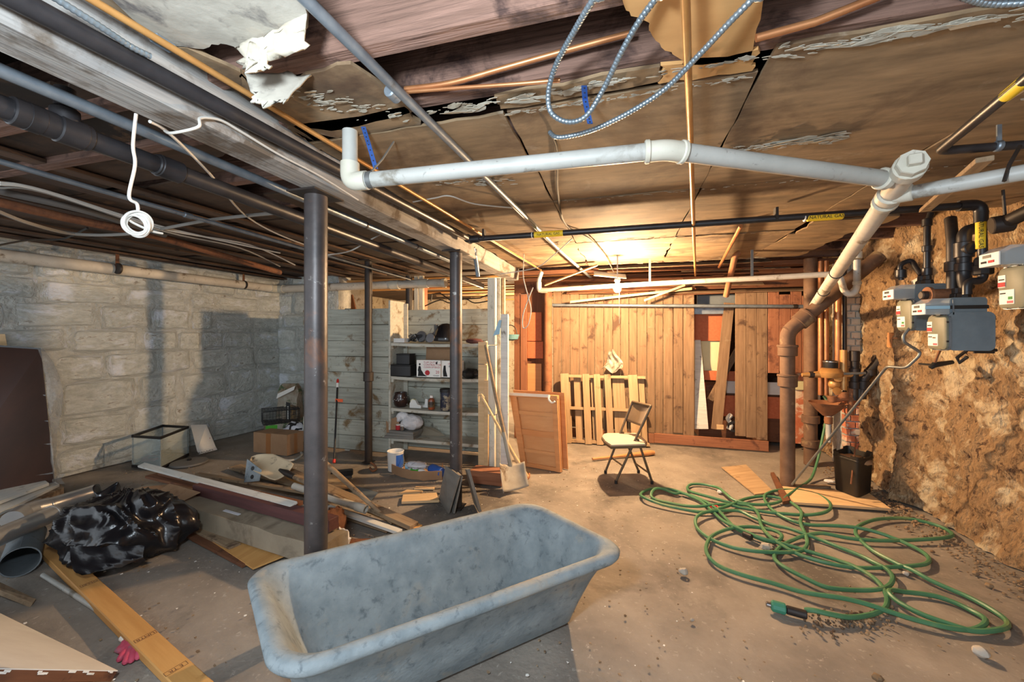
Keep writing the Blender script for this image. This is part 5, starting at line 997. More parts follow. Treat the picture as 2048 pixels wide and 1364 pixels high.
c = AY(1878, 590, 3.02); t = thing('pressure_regulator', 'round rusty regulator peeking out between the two gas meters', 'regulator', c - V((0, 0, .05))); obj('bonnet', MB().lathe([(.03, -.06), (.036, -.05), (.036, .04), (.05, .045), (.05, .06)], c, Mx.Rotation(-pi / 2, 3, 'Y'), 18), 'rust', t); obj('cap', MB().lathe([(.026, .055), (.026, .085), (.02, .09)], c, Mx.Rotation(-pi / 2, 3, 'Y'), 14), 'dark_iron', t)
q0 = AY(2004, 448, 2.75); t = rpipe('header_pipe', 'dark_iron', [q0, AY(2080, 412, 2.6)], .034, 'dark header pipe at the top right above the gas meters', [(q0, (1, -.3, .1), .046, .08, 'coupling')])
obj('hanger_rod', MB().tube([AY(2010, 430, 2.74), AY(2006, 380, 2.74)], .007, 6), 'dark_iron', t)
pts = [(1820, 655, 3.22), (1806, 672, 3.22), (1808, 684, 3.22), (1840, 704, 3.25), (1838, 712, 3.25), (1813, 736, 3.3), (1775, 733, 3.4), (1768, 740, 3.45)]
L = [AY(a, b, y) for a, b, y in pts] + [P(1584, 969, .05)]
pipe('drip_tube', 'strap', L, .009, 'thin metal tube zigzagging from the farther meter down to the floor', 'tube', rb=.03)
q = AX(1862, 672, 1.98); t = thing('red_tag', 'long red warning tag hanging between the gas meters', 'tag', q - V((0, 0, .09))); slab('tag_card', 'red', [q + V((0, .02, .10)), q + V((0, -.02, .09)), q + V((.01, -.025, -.09)), q + V((.01, .01, -.06))], .002, t); slab('tag_edge', 'cream', [q + V((.006, .02, .02)), q + V((.006, .045, .0)), q + V((.012, .02, -.11)), q + V((.012, .0, -.07))], .002, t)
for L_, lb in (([(1822, 562), (1845, 550), (1846, 566), (1838, 576), (1826, 574)], 'torn white paper stuck on the rubble wall above the farther meter'), ([(1849, 556), (1856, 552), (1857, 562), (1850, 564)], 'tiny white paper scrap beside the riser of the farther meter')):
    obj('paper_scrap', MB().prism([onwall(a, b) for a, b in L_], (.010, 0, 0)), 'label_white', label=lb, cat='paper', smooth=0)
q = AX(1935, 700, 2.05); t = thing('twisted_bracket', 'black twisted bracket under the nearer gas meter', 'bracket', q - V((0, 0, .08)), kind='thing'); obj('arm', MB().tube([q + V((.14, 0, .0)), q, q + V((-.04, .02, -.05)), q + V((-.04, .0, -.08)), q + V((-.02, -.03, -.04))], .010, 6), 'black', t); obj('plate', MB().box(q + V((.08, 0, .0)), (.10, .012, .04), ch=.002), 'black', t, smooth=0)
q = AX(1868, 730, 2.06); t = thing('stop_cock', 'black stop cock with lever on the rubble wall below the meters', 'valve', q - V((0, 0, .04))); obj('body', MB().tube([q + V((.12, .03, .02)), q, q + V((-.02, 0, -.02))], [.014, .02, .014], 10), 'black', t); obj('lever', MB().tube([q + V((-.01, 0, 0)), q + V((-.02, .11, .0))], .008, 6), 'black', t); obj('stem', MB().tube([q, AX(1880, 700, 2.08)], .008, 6), 'rust', t)

# ---------------------------------------------------------------- bucket, boards and hose on the floor
slab('loose_board', 'pine', [P(1560, 972, .022), P(1735, 984, .022), P(1782, 1017, .022), P(1588, 1004, .022)], .02, label='wide dusty board under the black bucket', cat='board', kind='thing')
slab('loose_board', 'pallet', [P(1443, 934, .012), P(1492, 929, .012), P(1548, 984, .012), P(1510, 988, .012), ], .01, label='pale plywood piece on the floor beside the hose', cat='board', kind='thing')
slab('loose_board', 'brownwood', [P(1541, 945, .03), P(1548, 944, .03), P(1580, 1000, .03), P(1566, 1003, .03)], .025, label='narrow dark batten pointing at the wide dusty board', cat='batten', kind='thing')
slab('loose_board', 'oldwood', [P(1572, 968, .02), P(1660, 969, .02), P(1662, 974, .02), P(1572, 973, .02)], .016, label='dark strip of wood behind the wide dusty board', cat='batten', kind='thing')
Nn, Ll, Rr = P(1716, 997, .022), P(1668, 978, .022), P(1744, 984, .022); Ww = Ll + Rr - Nn; cc = (Nn + Ll + Rr + Ww) / 4
t = thing('bucket', 'black square plastic bucket with cut rim beside the rubble wall', 'bucket', V((cc.x, cc.y, .022)))
def sq(s, z, n=5, rad=.16, notch=0):
    C = [Nn, Rr, Ww, Ll]; out = []
    for i in range(4):
        c0, c1, c2 = C[i - 1], C[i], C[(i + 1) % 4]
        for j in range(n + 1):
            a = j / n; p = (c1 + (c0 - c1) * rad) * (1 - a) ** 2 + c1 * 2 * a * (1 - a) + (c1 + (c2 - c1) * rad) * a * a
            out.append(cc + (p - cc) * s + UP * z)
        m_ = c1 + (c2 - c1) * .28, c1 + (c2 - c1) * .30, c1 + (c2 - c1) * .70, c1 + (c2 - c1) * .72
        for k, p in enumerate(m_): out.append(cc + (p - cc) * s + UP * (z - (notch if k in (1, 2) and i in (0, 1, 2, 3) else 0)))
    return out
hb = .345
obj('shell', MB().loft([sq(.98, 0), sq(1.0, .01), sq(1.12, hb * .9), sq(1.145, hb, notch=.018), sq(1.12, hb, notch=.018), sq(1.08, hb * .88), sq(.95, .02)], True, True), 'bucket', t, smooth=45)
obj('rim_band', MB().loft([sq(1.135, hb * .86), sq(1.15, hb * .87), sq(1.15, hb * .90), sq(1.135, hb * .91)], False, False), 'bucket', t, smooth=0)
obj('stick', MB().tube([P(1702, 992, .05) + UP * .1, cc + UP * .45 + RT * .03], .006, 6), 'brownwood', t); obj('debris', MB().ball(cc + UP * .27, (.13, .13, .04), 14, 6, lambda d: 1 + .3 * mn.noise(d * 3)), 'dirt', t)
# hose: traced as loops lying on the floor
def hz(cx, cy): return (1348 + cx / 2.926, 898 + cy / 2.926)
H = [hz(*q) for q in ((770, 968), (820, 985), (900, 1000), (1050, 1005), (1180, 975), (1243, 930), (1232, 850), (1150, 765), (1000, 680), (850, 630), (740, 598), (640, 575), (500, 548), (380, 490), (280, 430), (220, 370), (150, 310), (60, 275))]
H += [(1345, 985), (1325, 980), (1304, 980), (1287, 986), (1281, 994), (1288, 1003), (1306, 1010), (1340, 1018), (1374, 1024)]
H += [hz(*q) for q in ((160, 378), (240, 372), (330, 345), (430, 298), (540, 285), (650, 305), (720, 350), (748, 405), (740, 450), (765, 510), (780, 565), (750, 605), (640, 625), (500, 622), (350, 590), (230, 545), (150, 490), (125, 440), (145, 410), (220, 385), (370, 378), (460, 415), (560, 452), (660, 480), (760, 515), (850, 540), (950, 580), (1100, 640), (1200, 695), (1255, 740), (1280, 790), (1230, 838), (1100, 850), (900, 830), (750, 770), (640, 710), (588, 650), (605, 600), (660, 560), (740, 530), (850, 515), (960, 530), (1100, 550), (1250, 556), (1400, 550), (1550, 546), (1628, 525), (1600, 485), (1500, 445), (1350, 415), (1200, 425), (1090, 465), (1062, 500), (1090, 550), (1170, 620), (1320, 700), (1400, 740), (1500, 790), (1700, 870), (1850, 950), (1945, 1020), (1940, 1070), (1870, 1092), (1750, 1085), (1600, 1045), (1430, 985), (1300, 912), (1258, 872), (1290, 850), (1400, 855), (1550, 880), (1700, 940), (1810, 1010), (1815, 1055), (1740, 1075), (1600, 1066), (1400, 1022), (1200, 960), (1000, 912), (800, 872), (600, 805), (400, 750), (270, 700), (200, 645), (190, 585), (230, 515), (330, 478), (450, 472), (560, 492), (628, 530), (610, 560), (540, 548), (450, 515), (370, 480), (300, 420), (240, 360), (150, 300), (50, 268))]
H += [(1350, 991), (1330, 985), (1312, 985), (1303, 992), (1306, 1000), (1330, 1007), (1365, 1014)]
H += [hz(*q) for q in ((150, 352), (300, 340), (400, 355), (520, 375), (650, 392), (800, 405), (880, 398), (916, 365), (905, 320), (830, 272), (710, 250), (600, 258), (530, 290), (560, 350), (640, 408), (760, 450), (900, 468), (1080, 490), (1250, 530), (1380, 580), (1470, 628), (1492, 668), (1440, 702), (1250, 713), (1050, 705), (900, 680), (760, 640), (640, 590), (560, 540), (512, 470), (490, 390), (440, 345), (330, 325), (200, 295), (110, 268), (78, 240), (100, 215), (180, 216), (255, 240), (300, 280), (350, 315), (440, 338), (540, 338), (620, 318), (670, 285))]
pts = []; seg = spline([P(a, b, 0) for a, b in H], 5)
for i, p in enumerate(seg):
    lift = .0125 + .012 * max(0, sin(i * .23)) + .010 * max(0, sin(i * .11 + 1))
    pts.append(V((p.x, p.y, lift)))
tail = [pts[-1], P(1598, 975, .014), P(1622, 957, .02), D(1634, 925, 3.98), D(1642, 890, 4.05), D(1650, 850, 4.12), D(1656, 820, 4.16), D(1654, 802, 4.18), D(1647, 792, 4.2)]
pts += spline(tail, 6)[1:]
t = thing('garden_hose', 'green garden hose lying in many loops on the dusty floor', 'hose', P(1600, 1100)); obj('tube', MB().tube(pts, .0118, 8), 'hose', t)
n0, n1 = P(1555, 1214, .02), P(1620, 1232, .016); dn = (n0 - n1).normalized()
obj('coupling', collar(n1 + dn * .055, dn, .0205, .085, 14), 'dark_iron', t); obj('nozzle_grip', MB().lathe([(.024, 0), (.027, .006), (.027, .055), (.02, .062)], n1 + dn * .10, dn.to_track_quat('Z', 'Y').to_matrix(), 10), 'hose_end', t, smooth=0); obj('nozzle_tip', collar(n1 + dn * .172, dn, .013, .025), 'chrome', t)
q = P(*hz(430, 507), .028); obj('joint', collar(q, P(*hz(370, 478)) - P(*hz(490, 530)), .019, .06, 12), 'dark_iron', t)
# stones and rubbish on the right floor
def rock(px_, py_, r_, label, m='rock', sd=1):
    c = P(px_, py_, 0); return obj('stone', MB().ball(c + UP * r_ * .6, (r_, r_ * .85, r_ * .7), 10, 7, lambda d: 1 + .35 * mn.noise(d * 1.7 + V((sd, sd * 2, 3)))), m, smooth=25, label=label, cat='stone', group='loose stones on the right floor')
rock(1962, 1312, .030, 'pale lump of stone nearest the right bottom corner', sd=2); rock(1367, 1148, .026, 'grey stone lying alone right of the tub', sd=5); rock(1384, 1242, .010, 'small grey pebble below the lone grey stone', sd=7); rock(1532, 1100, .035, 'flat stone lying inside the hose loops', sd=9); rock(1812, 1150, .016, 'pale chip of stone under the right loop of the hose', sd=11); rock(1755, 1361, .02, 'dark clod at the bottom edge', 'dirt', 13)
t = thing('plastic_grip', 'small red plastic handle lying behind the hose loops', 'handle', P(1427, 1015)); obj('grip', MB().tube([P(1417, 1017, .01), P(1424, 1012, .02), P(1434, 1012, .02), P(1437, 1018, .01)], .008, 7), 'red', t)
obj('paper_scrap', MB().ball(P(1660, 962, .015), (.05, .03, .014), 10, 6, lambda d: 1 + .5 * mn.noise(d * 3)), 'label_white', label='white paper scrap beside the black bucket', cat='paper'); obj('paper_scrap', MB().ball(P(1440, 983, .012), (.025, .02, .012), 10, 6, lambda d: 1 + .5 * mn.noise(d * 3)), 'label_white', label='white scrap by the far loop of the hose', cat='paper')

# ================================================================ THE TUB
def RD(r_, d_, z=0.0): return RT * r_ + FW * d_ + UP * z
ctr = RD(-.290, 1.798); ux = RD(.869, .495); hx, hy = .722, .352
t = thing('mixing_tub', 'big grey blue concrete mixing tub caked with old cement, in front of the near column', 'tub', ctr, M=Mx.Translation(ctr) @ Mx.Rotation(math.atan2(ux.y, ux.x), 4, 'Z'))
def rrect(ax, ay, r, z, n=9, m=7, bow=0.0):
    L = []
    C = ((1, 1, 0), (-1, 1, pi / 2), (-1, -1, pi), (1, -1, 1.5 * pi))
    for i, (sx_, sy_, a0) in enumerate(C):
        cx_, cy_ = sx_ * (ax - r), sy_ * (ay - r)
        L += [V((cx_ + r * cos(a0 + k * pi / 2 / n), cy_ + r * sin(a0 + k * pi / 2 / n), z)) for k in range(n + 1)]
        nx = C[(i + 1) % 4]; a1 = nx[2]; e0 = L[-1]; e1 = V((nx[0] * (ax - r) + r * cos(a1), nx[1] * (ay - r) + r * sin(a1), z))
        L += [e0.lerp(e1, k / m) for k in range(1, m)]
    for p in L: p.z += .004 * fb((p.x * 2, p.y * 2, z), 1) * (1 if z > .28 else 0)
    return L
TZ = .40
prof = [(hx - .15, hy - .205, .06, .0), (hx - .14, hy - .195, .07, .010), (hx - .115, hy - .150, .09, .12), (hx - .08, hy - .10, .105, .24), (hx - .045, hy - .046, .115, TZ - .052), (hx - .040, hy - .040, .118, TZ - .047),
        (hx - .010, hy - .010, .125, TZ - .048), (hx, hy, .13, TZ - .034), (hx + .002, hy + .002, .13, TZ - .016), (hx - .010, hy - .010, .125, TZ - .002), (hx - .030, hy - .030, .12, TZ + .001), (hx - .052, hy - .050, .115, TZ - .008),
        (hx - .075, hy - .068, .11, TZ - .04), (hx - .12, hy - .110, .10, .27), (hx - .165, hy - .155, .10, .16), (hx - .205, hy - .185, .09, .085), (hx - .26, hy - .215, .07, .055), (hx - .38, hy - .26, .04, .050)]
SH = lambda L: [V((p.x - .16 * p.y, p.y, p.z)) for p in L]
obj('shell', MB().loft([SH(rrect(*q)) for q in prof]), 'tub', t, WM[t.name], local=True, smooth=60)
cm = MB(); rq = random.Random(2)
for i in range(5): cm.ball(V((rq.uniform(-.3, .35), rq.uniform(-.05, .04), .052)), (rq.uniform(.04, .14), rq.uniform(.03, .06), .006), 12, 5, lambda d: 1 + .4 * mn.noise(d * 3 + V((i, 0, 0))))
obj('cement_crust', cm, 'plaster', t, WM[t.name], local=True, smooth=50)

# ================================================================ LEFT SIDE
# wrapped wardrobe panel
wq = [D(-160, 684, 3.15), D(82, 699, 3.58), D(111, 947, 3.52), D(-160, 1000, 2.95)]; wq[2].z = .012; wq[3].z = .012
t = thing('wardrobe', 'dark brown cabinet board wrapped in clear plastic film, leaning at the left wall', 'cabinet', V((wq[3].x, wq[3].y, 0)), kind='thing')
slab('front_board', 'wrap_brown', wq, .035, t); slab('top_fold', 'black_gloss', [wq[0] + UP * .02, wq[1] + UP * .012, wq[1] - UP * .028, wq[0] - UP * .03], .004, t, toward=True)
for k in (.32, .5, .66, .86):
    a, b = wq[0].lerp(wq[3], k), wq[1].lerp(wq[2], k); n = (wq[1] - wq[0]).cross(wq[3] - wq[0]).normalized(); n = n if n.dot(E - a) > 0 else -n
    slab('film_fold', 'film', [a + n * .003, b + n * .003, b + n * .003 - UP * .012, a + n * .003 - UP * .012], .001, t)
fe = [(84, 694, 3.58), (106, 724, 3.60), (119, 752, 3.62), (127, 790, 3.62), (122, 830, 3.61), (114, 870, 3.59), (112, 920, 3.57), (121, 955, 3.54), (130, 968, 3.50)]
ie = [(82, 697, 3.57), (85, 724, 3.56), (89, 752, 3.555), (93, 790, 3.55), (98, 830, 3.54), (103, 870, 3.53), (108, 920, 3.51), (110, 950, 3.50), (104, 962, 3.48)]
def fm(u, v):
    k = v * 8; i = min(7, int(k)); f = k - i; a = D(*ie[i]).lerp(D(*ie[i + 1]), f); b = D(*fe[i]).lerp(D(*fe[i + 1]), f)
    return a.lerp(b, u) - FW * .03 * sin(u * pi) + V((1, -1, 0)) * .014 * mn.noise(V((u * 6, v * 14, 3)))
obj('plastic_film', MB().grid(fm, 8, 32), 'film', t, smooth=70)
obj('plastic_film', MB().grid(lambda u, v: D(-40 + 170 * u, 985 - 40 * u + 14 * sin(u * 3), 3.30 + .25 * u).lerp(P(-40 + 176 * u, 1005 - 35 * u, .01), v) + UP * .03 * mn.noise(V((u * 9, v * 4, 6))) - FW * .04 * sin(v * pi), 26, 6), 'film', t, smooth=70)
slab('wood_offcut', 'pine', [AX(-8, 668, -5.26), AX(10, 668, -5.24), AX(16, 700, -5.22), AX(-8, 700, -5.24)], .02, label='pale wood end showing above the wrapped cabinet board', cat='board', kind='thing')
for c_, m, lb in (([P(-20, 1010, .13), P(98, 966, .13), P(86, 958, .13), P(-20, 985, .13)], 'whitewood', 'upper white board of the heap before the wrapped cabinet'), ([P(-20, 1034, .10), P(119, 968, .10), P(108, 962, .10), P(-20, 1012, .10)], 'whitewood', 'lower white board of the heap before the wrapped cabinet'), ([P(-20, 1008, .11), P(70, 976, .115), P(66, 973, .115), P(-20, 999, .11)], 'stud', 'thin golden strip between the two white boards')):
    slab('heap_board', m, c_, .022, label=lb, cat='board', kind='thing')
slab('heap_board', 'oldwood', [P(-20, 1040, .075), P(128, 975, .075), P(112, 958, .075), P(-20, 1000, .075)], .075, label='grey timber under the white boards at the left edge', cat='board', kind='thing')
# ducts
def duct(a, b, r_, m, label, parts=()):
    a, b = V(a), V(b); t = thing('duct_pipe', label, 'duct', (a + b) / 2 - UP * r_, kind='thing'); obj('tube', MB().ring(a, b, r_, .003, 24), m, t); d = b - a
    for s in (.02, .98): obj('bead', collar(a + d * s, d, r_ + .004, .012, 24) if s < .5 else MB().ring(a + d * .97, b, r_ + .003, .004, 24), m, t)
    obj('seam', MB().tube([a + UP * r_ * .98, b + UP * r_ * .98], .003, 5), m, t)
    return t
t = duct(P(96, 1012, .060), P(188, 984, .060), .058, 'duct', 'short shiny duct pointing away under the white boards')
el = [P(96, 1012, .060), P(70, 1018, .065), P(45, 1026, .07), P(24, 1040, .07)]
for i in range(3): obj('elbow_gore', MB().tube([el[i], el[i + 1]], .064 - .001 * i, 20), 'duct', t)
duct(P(-60, 1098, .245), P(104, 1028, .215), .053, 'duct', 'long shiny duct lying across the dull open one')
t = duct(P(56, 1070, .083), P(40, 1124, .083), .080, 'duct_grey', 'dull grey duct with its open torn end facing the room')
# trash bag
bc = P(250, 1108, 0)
t = thing('trash_bag', 'black plastic rubbish bag lying over the wooden stud', 'bag', bc)
def bagf(d):
    k = 1 + .20 * mn.noise(d * 1.3 + V((3.1, 0, 2)))
    w = d + V((mn.noise(d * 1.6 + V((5, 0, 0))), mn.noise(d * 1.6 + V((0, 5, 0))), mn.noise(d * 1.6 + V((0, 0, 5))))) * .3
    f = lambda q, o: 1 - 2 * abs(mn.noise(q + o))
    a = math.atan2(w.y, w.x + .3)
    s = f(V((w.x * 1.2 + w.z * 1.2, w.y * 1.8 + w.x, w.z)), V((7, 1, 0))); s2 = f(V((cos(a) * 2.2, sin(a) * 2.2, w.z * .9)), V((1, 4, 0))); s3 = f(V((cos(a) * 5, sin(a) * 5, w.z * 1.6)), V((2, 8, 1)))
    return k * (.84 + .15 * s ** 2 + .10 * s2 ** 3 * (1 if s2 > 0 else 0) + .035 * s3 ** 3)
mb = MB().ball((0, 0, 0), (.375, .265, .225), 150, 90, bagf)
Rb = Mx.Rotation(TH - .12, 3, 'Z')
for p in mb.v:
    q = Rb @ p; q.z += .175
    if q.z < .045: q.z = .004 + max(0, (q.z + .05)) * .43; 
    p.x, p.y, p.z = (bc + q)
obj('bag_body', mb, 'trashbag', t, smooth=70)
nb_ = MB(); nk = D(222, 1012, 2.60)
nb_.grid(lambda u, v: nk + RT * ((u - .5) * (.10 + .08 * v) - .03 * v) + UP * (.20 * v - .08 + .02 * sin(u * 12)) + FW * (.05 * sin(u * 9 + v * 2) + .02 * mn.noise(V((u * 5, v * 5, 1)))), 24, 12); o_ = obj('bag_neck', nb_, 'trashbag', t, smooth=70); md = o_.modifiers.new('t', 'SOLIDIFY'); md.thickness = .003
obj('bag_flap', MB().grid(lambda u, v: D(140 + 150 * u, 1092 + 40 * v - 25 * u * v, 2.24 + .05 * u).lerp(D(165 + 130 * u, 1150 - 30 * u, 2.16 + .12 * u), v) + UP * .02 * mn.noise(V((u * 6, v * 4, 2))) - FW * .02 * sin(v * 3), 22, 8), 'trashbag', t, smooth=70)
# the long wooden stud
a, b = P(84, 1085, .022), P(375, 1364, .022); d = (b - a).normalized(); b = b + d * .55
t = board('wooden_stud', 'stud', a, b, .089, .038, label='long yellow wooden stud with grey stamps running out of the picture', cat='stud', kind='thing', ch=.004)
Ms = WM[t.name]
for px_, py_, s in ((180, 1166, 'OLLEI'), (291, 1273, 'LIMTB'), (352, 1337, 'E TR')):
    q = P(px_, py_, .0415); M2 = Ms.copy(); M2.translation = q; M2 = M2 @ Mx.Rotation(-pi / 2, 4, 'Z')
    text(s, 'brownwood', M2, .024, t, 'stamp_lettering', .0002)
    fr = MB()
    for (x_, y_, w_, h_) in ((0, .013, .074, .0015), (0, -.013, .074, .0015), (-.037, 0, .0015, .026), (.037, 0, .0015, .026)): fr.box((x_, y_, 0), (w_, h_, .0006))
    obj('stamp_frame', fr, 'brownwood', t, M2, local=True, smooth=0)
# smaller bits round the stud
t = thing('white_rod', 'thin white plastic rod lying beside the stud', 'rod', P(130, 1182)); obj('rod', MB().tube([P(86, 1150, .013), P(215, 1232, .013)], .0125, 10), 'pvc', t)
slab('metal_strip', 'galv', [P(84, 1118, .004), P(92, 1114, .004), P(150, 1162, .004), P(140, 1166, .004)], .003, label='flat grey metal strip behind the white rod', cat='strip')
slab('wood_wedge', 'oldwood', [P(-30, 1150, .055), P(-30, 1168, .07), P(66, 1206, .01), P(72, 1198, .01)], .02, label='old wooden wedge at the left edge of the floor', cat='wedge', kind='thing')
# raised white board at the bottom left
Tt = P(236, 1341, .035); e1 = RD(-.04, -.35, .30) * 1.35; e2 = RD(-.93, .345, 0).normalized() * 1.25
nrm = e1.cross(e2).normalized(); nrm = nrm if nrm.z > 0 else -nrm
t = thing('painted_board', 'thick white painted board propped up at the bottom left corner', 'board', Tt, kind='thing')
slab('board_face', 'white', [Tt, Tt + e1, Tt + e1 + e2, Tt + e2], .003, t); slab('board_core', 'brownwood', [q - nrm * .003 for q in (Tt, Tt + e1, Tt + e1 + e2, Tt + e2)], .032, t)
q_ = Tt + e1 * .72 + e2 * .55; hq_ = q_.z - .04; obj('support_block', MB().box((q_.x, q_.y, hq_ / 2), (.18, .18, hq_), ch=.004), 'oldwood', t, smooth=0)
pm = MB()
for i in range(16):
    s = rq.uniform(.02, .95); q = Tt.lerp(Tt + e1, s) - nrm * rq.uniform(.002, .012); w_ = rq.uniform(.008, .03); pm.box(q + e2.normalized() * .0, (w_, .004, .006), frame(q, e1, nrm).to_3x3())
tag(obj('paint_chip', pm, 'label_white', t, smooth=0), kind='stuff')
q0 = Tt - nrm * .055 + e2.normalized() * .06; slab('painted_board', 'oldwood', [q0, q0 + e1, q0 + e1 + e2, q0 + e2], .025, label='grey old board under the propped white one', cat='board', kind='thing')
# glove
t = thing('glove', 'pink and red work glove lying half under the stud', 'glove', P(262, 1296))
g0 = P(262, 1288, .014); obj('palm', MB().ball(g0, (.045, .052, .016), 16, 9, lambda d: 1 + .12 * mn.noise(d * 2)), 'glove', t)
for (ax_, ay_), (bx2, by2), r_ in (((255, 1298), (238, 1320), .0125), ((261, 1302), (250, 1325), .0135), ((268, 1302), (262, 1322), .0130), ((278, 1302), (275, 1316), .0125), ((248, 1286), (243, 1302), .012)):
    a, b = P(ax_, ay_, .014), P(bx2, by2, .012); obj('finger', MB().tube([g0.lerp(a, .6), a, a.lerp(b, .6) + UP * .004, b, b + (b - a).normalized() * .006], [r_ * 1.1, r_ * 1.1, r_, r_ * .85, r_ * .4], 10), 'glove', t)
obj('cuff', MB().tube([g0.lerp(P(244, 1274, .012), .55), P(244, 1276, .012)], [.014, .013], 10), 'label_white', t)

# glass tank by the stone wall
Lq, Fq, Rq = P(263, 935), P(321, 940), P(378, 911); Bq = Lq + Rq - Fq; HT = .335
t = thing('glass_tank', 'empty glass tank with black rims by the stone wall', 'tank', (Lq + Rq) / 2)
cs = [Lq, Fq, Rq, Bq]; mid_ = (Lq + Rq) / 2
for i in range(4):
    a, b = cs[i], cs[(i + 1) % 4]; n = (mid_ - (a + b) / 2); n.z = 0; n.normalize()
    obj('glass_pane', MB().prism([a + n * .004 + UP * .01, b + n * .004 + UP * .01, b + n * .004 + UP * HT, a + n * .004 + UP * HT], n * .004), 'glass', t, smooth=0)
for z0, z1 in ((0, .03), (HT - .022, HT + .004)):
    for i in range(4):
        a, b = cs[i], cs[(i + 1) % 4]; n = (mid_ - (a + b) / 2); n.z = 0; n.normalize(); e_ = (b - a).normalized() * .002
        obj('rim', MB().prism([a - e_ + UP * z0, b + e_ + UP * z0, b + e_ + UP * z1, a - e_ + UP * z1], n * .016), 'black', t, smooth=0)
obj('base', MB().prism([c + (mid_ - c) * .03 + UP * .012 for c in cs], (0, 0, .006)), 'black', t, smooth=0)
for c in cs: obj('corner_seal', MB().box(c + (mid_ - c).normalized() * .012 + UP * .17, (.008, .008, .31)), 'galv', t, smooth=0)
c = mid_ + UP * .02; t2 = thing('cord', 'dark cord and plastic parts lying inside the glass tank', 'cord', c, kind='thing'); obj('loop', MB().tube(spline([c + V((.10 * cos(i * .9) * (1 - i * .03), .13 * sin(i * .9) * (1 - i * .03), .02 + .006 * i)) for i in range(16)], 4), .008, 7), 'black', t2); obj('plastic_part', MB().box(c + V((-.05, -.08, .03)), (.12, .08, .05), Mx.Rotation(.4, 3, 'Z'), ch=.008), 'maroon', t2)
nn_ = ((Fq + Rq) / 2 - mid_); nn_.z = 0; nn_.normalize(); rr_ = .17; c = (Fq + Rq) / 2 + nn_ * (rr_ + .012)
t = thing('round_lid', 'grey round lid lying on the floor at the right side of the glass tank', 'lid', c); obj('disc', MB().lathe([(rr_ * .97, 0), (rr_, .006), (rr_ * .96, .022), (rr_ * .8, .028), (rr_ * .2, .034)], c, None, 30), 'grey_plastic', t); obj('knob', MB().lathe([(.018, .034), (.022, .05), (.012, .056)], c, None, 14), 'black', t)
# white box with a hand hole
hq = [D(381, 850, 4.98), D(413, 849, 4.98), P(431, 893, .055), P(394, 902, .055)]
t = thing('white_carton', 'white flat carton with a round hand hole, leaning at the stone wall', 'box', (hq[2] + hq[3]) / 2, kind='thing')
o_ = slab('carton', 'white', hq, .055, t); n = (hq[1] - hq[0]).cross(hq[3] - hq[0]).normalized(); n = n if n.dot(E - hq[0]) > 0 else -n
cc_ = hq[0].lerp(hq[1], .35).lerp(hq[3].lerp(hq[2], .35), .45); obj('hand_hole', collar(cc_ + n * .001, n, .032, .003, 18), 'black', t); cc_ = hq[0].lerp(hq[1], .78).lerp(hq[3].lerp(hq[2], .78), .55)
xx = (hq[2] - hq[1]).normalized(); M2 = Mx((xx, n.cross(xx), n)).transposed().to_4x4(); M2.translation = cc_ + n * .0008; text('CO2', 'red_ink', M2, .05, t, ext=.0003)
xx = (hq[2] - hq[3]).normalized(); fn_ = (-FW * .8 + UP * .25); fn_ = (fn_ - xx * fn_.dot(xx)).normalized(); M2 = Mx((xx, fn_.cross(xx), fn_)).transposed().to_4x4(); M2.translation = hq[3].lerp(hq[2], .42) - n * .026 + (-FW) * .004 - UP * .004; text('EXCOM', 'ink', M2, .045, t, ext=.0006)
# cartons, cage and bags in the corner
def xbox(px_, py_, rot, w, d, h, m, nm, label, cat, z=0.0, ch=.003, kind='thing'):   # front corner of a box at a pixel on height z
    c = P(px_, py_, z); M = Mx.Translation(c) @ Mx.Rotation(TH + rot, 4, 'Z'); t = thing(nm, label, cat, M=M, kind=kind)
    obj('carton' if cat == 'box' else 'body', MB().box((w / 2, d / 2, h / 2), (w, d, h), ch=ch), m, t, M, local=True, smooth=0); return t, M
Nq, Lq2, Rq2 = P(574, 912), P(507, 904), P(607, 902)
t = thing('cardboard_box', 'taped brown cardboard box behind the spade', 'box', (Lq2 + Rq2) / 2); Bq2 = Lq2 + Rq2 - Nq; HB = .235
obj('carton', MB().prism([Nq, Rq2, Bq2, Lq2], (0, 0, HB)), 'cardboard', t, smooth=0); nl = ((Nq - Lq2).cross(UP)).normalized(); nl = nl if nl.dot(E - Nq) > 0 else -nl
for s0_, s1_, z0, z1 in ((.38, .52, 0, HB),): obj('packing_tape', MB().prism([Lq2.lerp(Nq, s0_) + UP * z0, Lq2.lerp(Nq, s1_) + UP * z0, Lq2.lerp(Nq, s1_) + UP * z1, Lq2.lerp(Nq, s0_) + UP * z1], nl * .0015), 'tape', t, smooth=0)
obj('packing_tape', MB().prism([Nq.lerp(Rq2, .42), Nq.lerp(Rq2, .62), Nq.lerp(Rq2, .62) + UP * HB, Nq.lerp(Rq2, .42) + UP * HB], (.0012, -.0012, 0)), 'tape', t, smooth=0); obj('lid_flap', MB().prism([q + UP * (HB + .001) for q in (Nq.lerp(Lq2, .0), Rq2, Bq2.lerp(Rq2, .5), Lq2.lerp(Nq, .5))], (0, 0, .004)), 'cardboard', t, smooth=0)
t, M = xbox(530, 886, .62, .50, .34, .12, 'cardboard_grey', 'low_carton', 'dull low carton at the bottom of the stack in the left corner', 'box')
t, M = xbox(530, 886, .62, .47, .33, .10, 'foodbag', 'food_carton', 'printed food carton with green corner under the wire cage', 'box', 0); 
o_ = t; o_.matrix_basis = o_.matrix_basis @ Mx.Translation((.012, .006, .121)); M = M @ Mx.Translation((.012, .006, .121))
o2 = obj('green_corner', MB().box((.06, -.001, .05), (.13, .002, .085)), 'lime', None, M, local=True, smooth=0); o2.parent = o_; o2.matrix_basis = Mx.Identity(4)
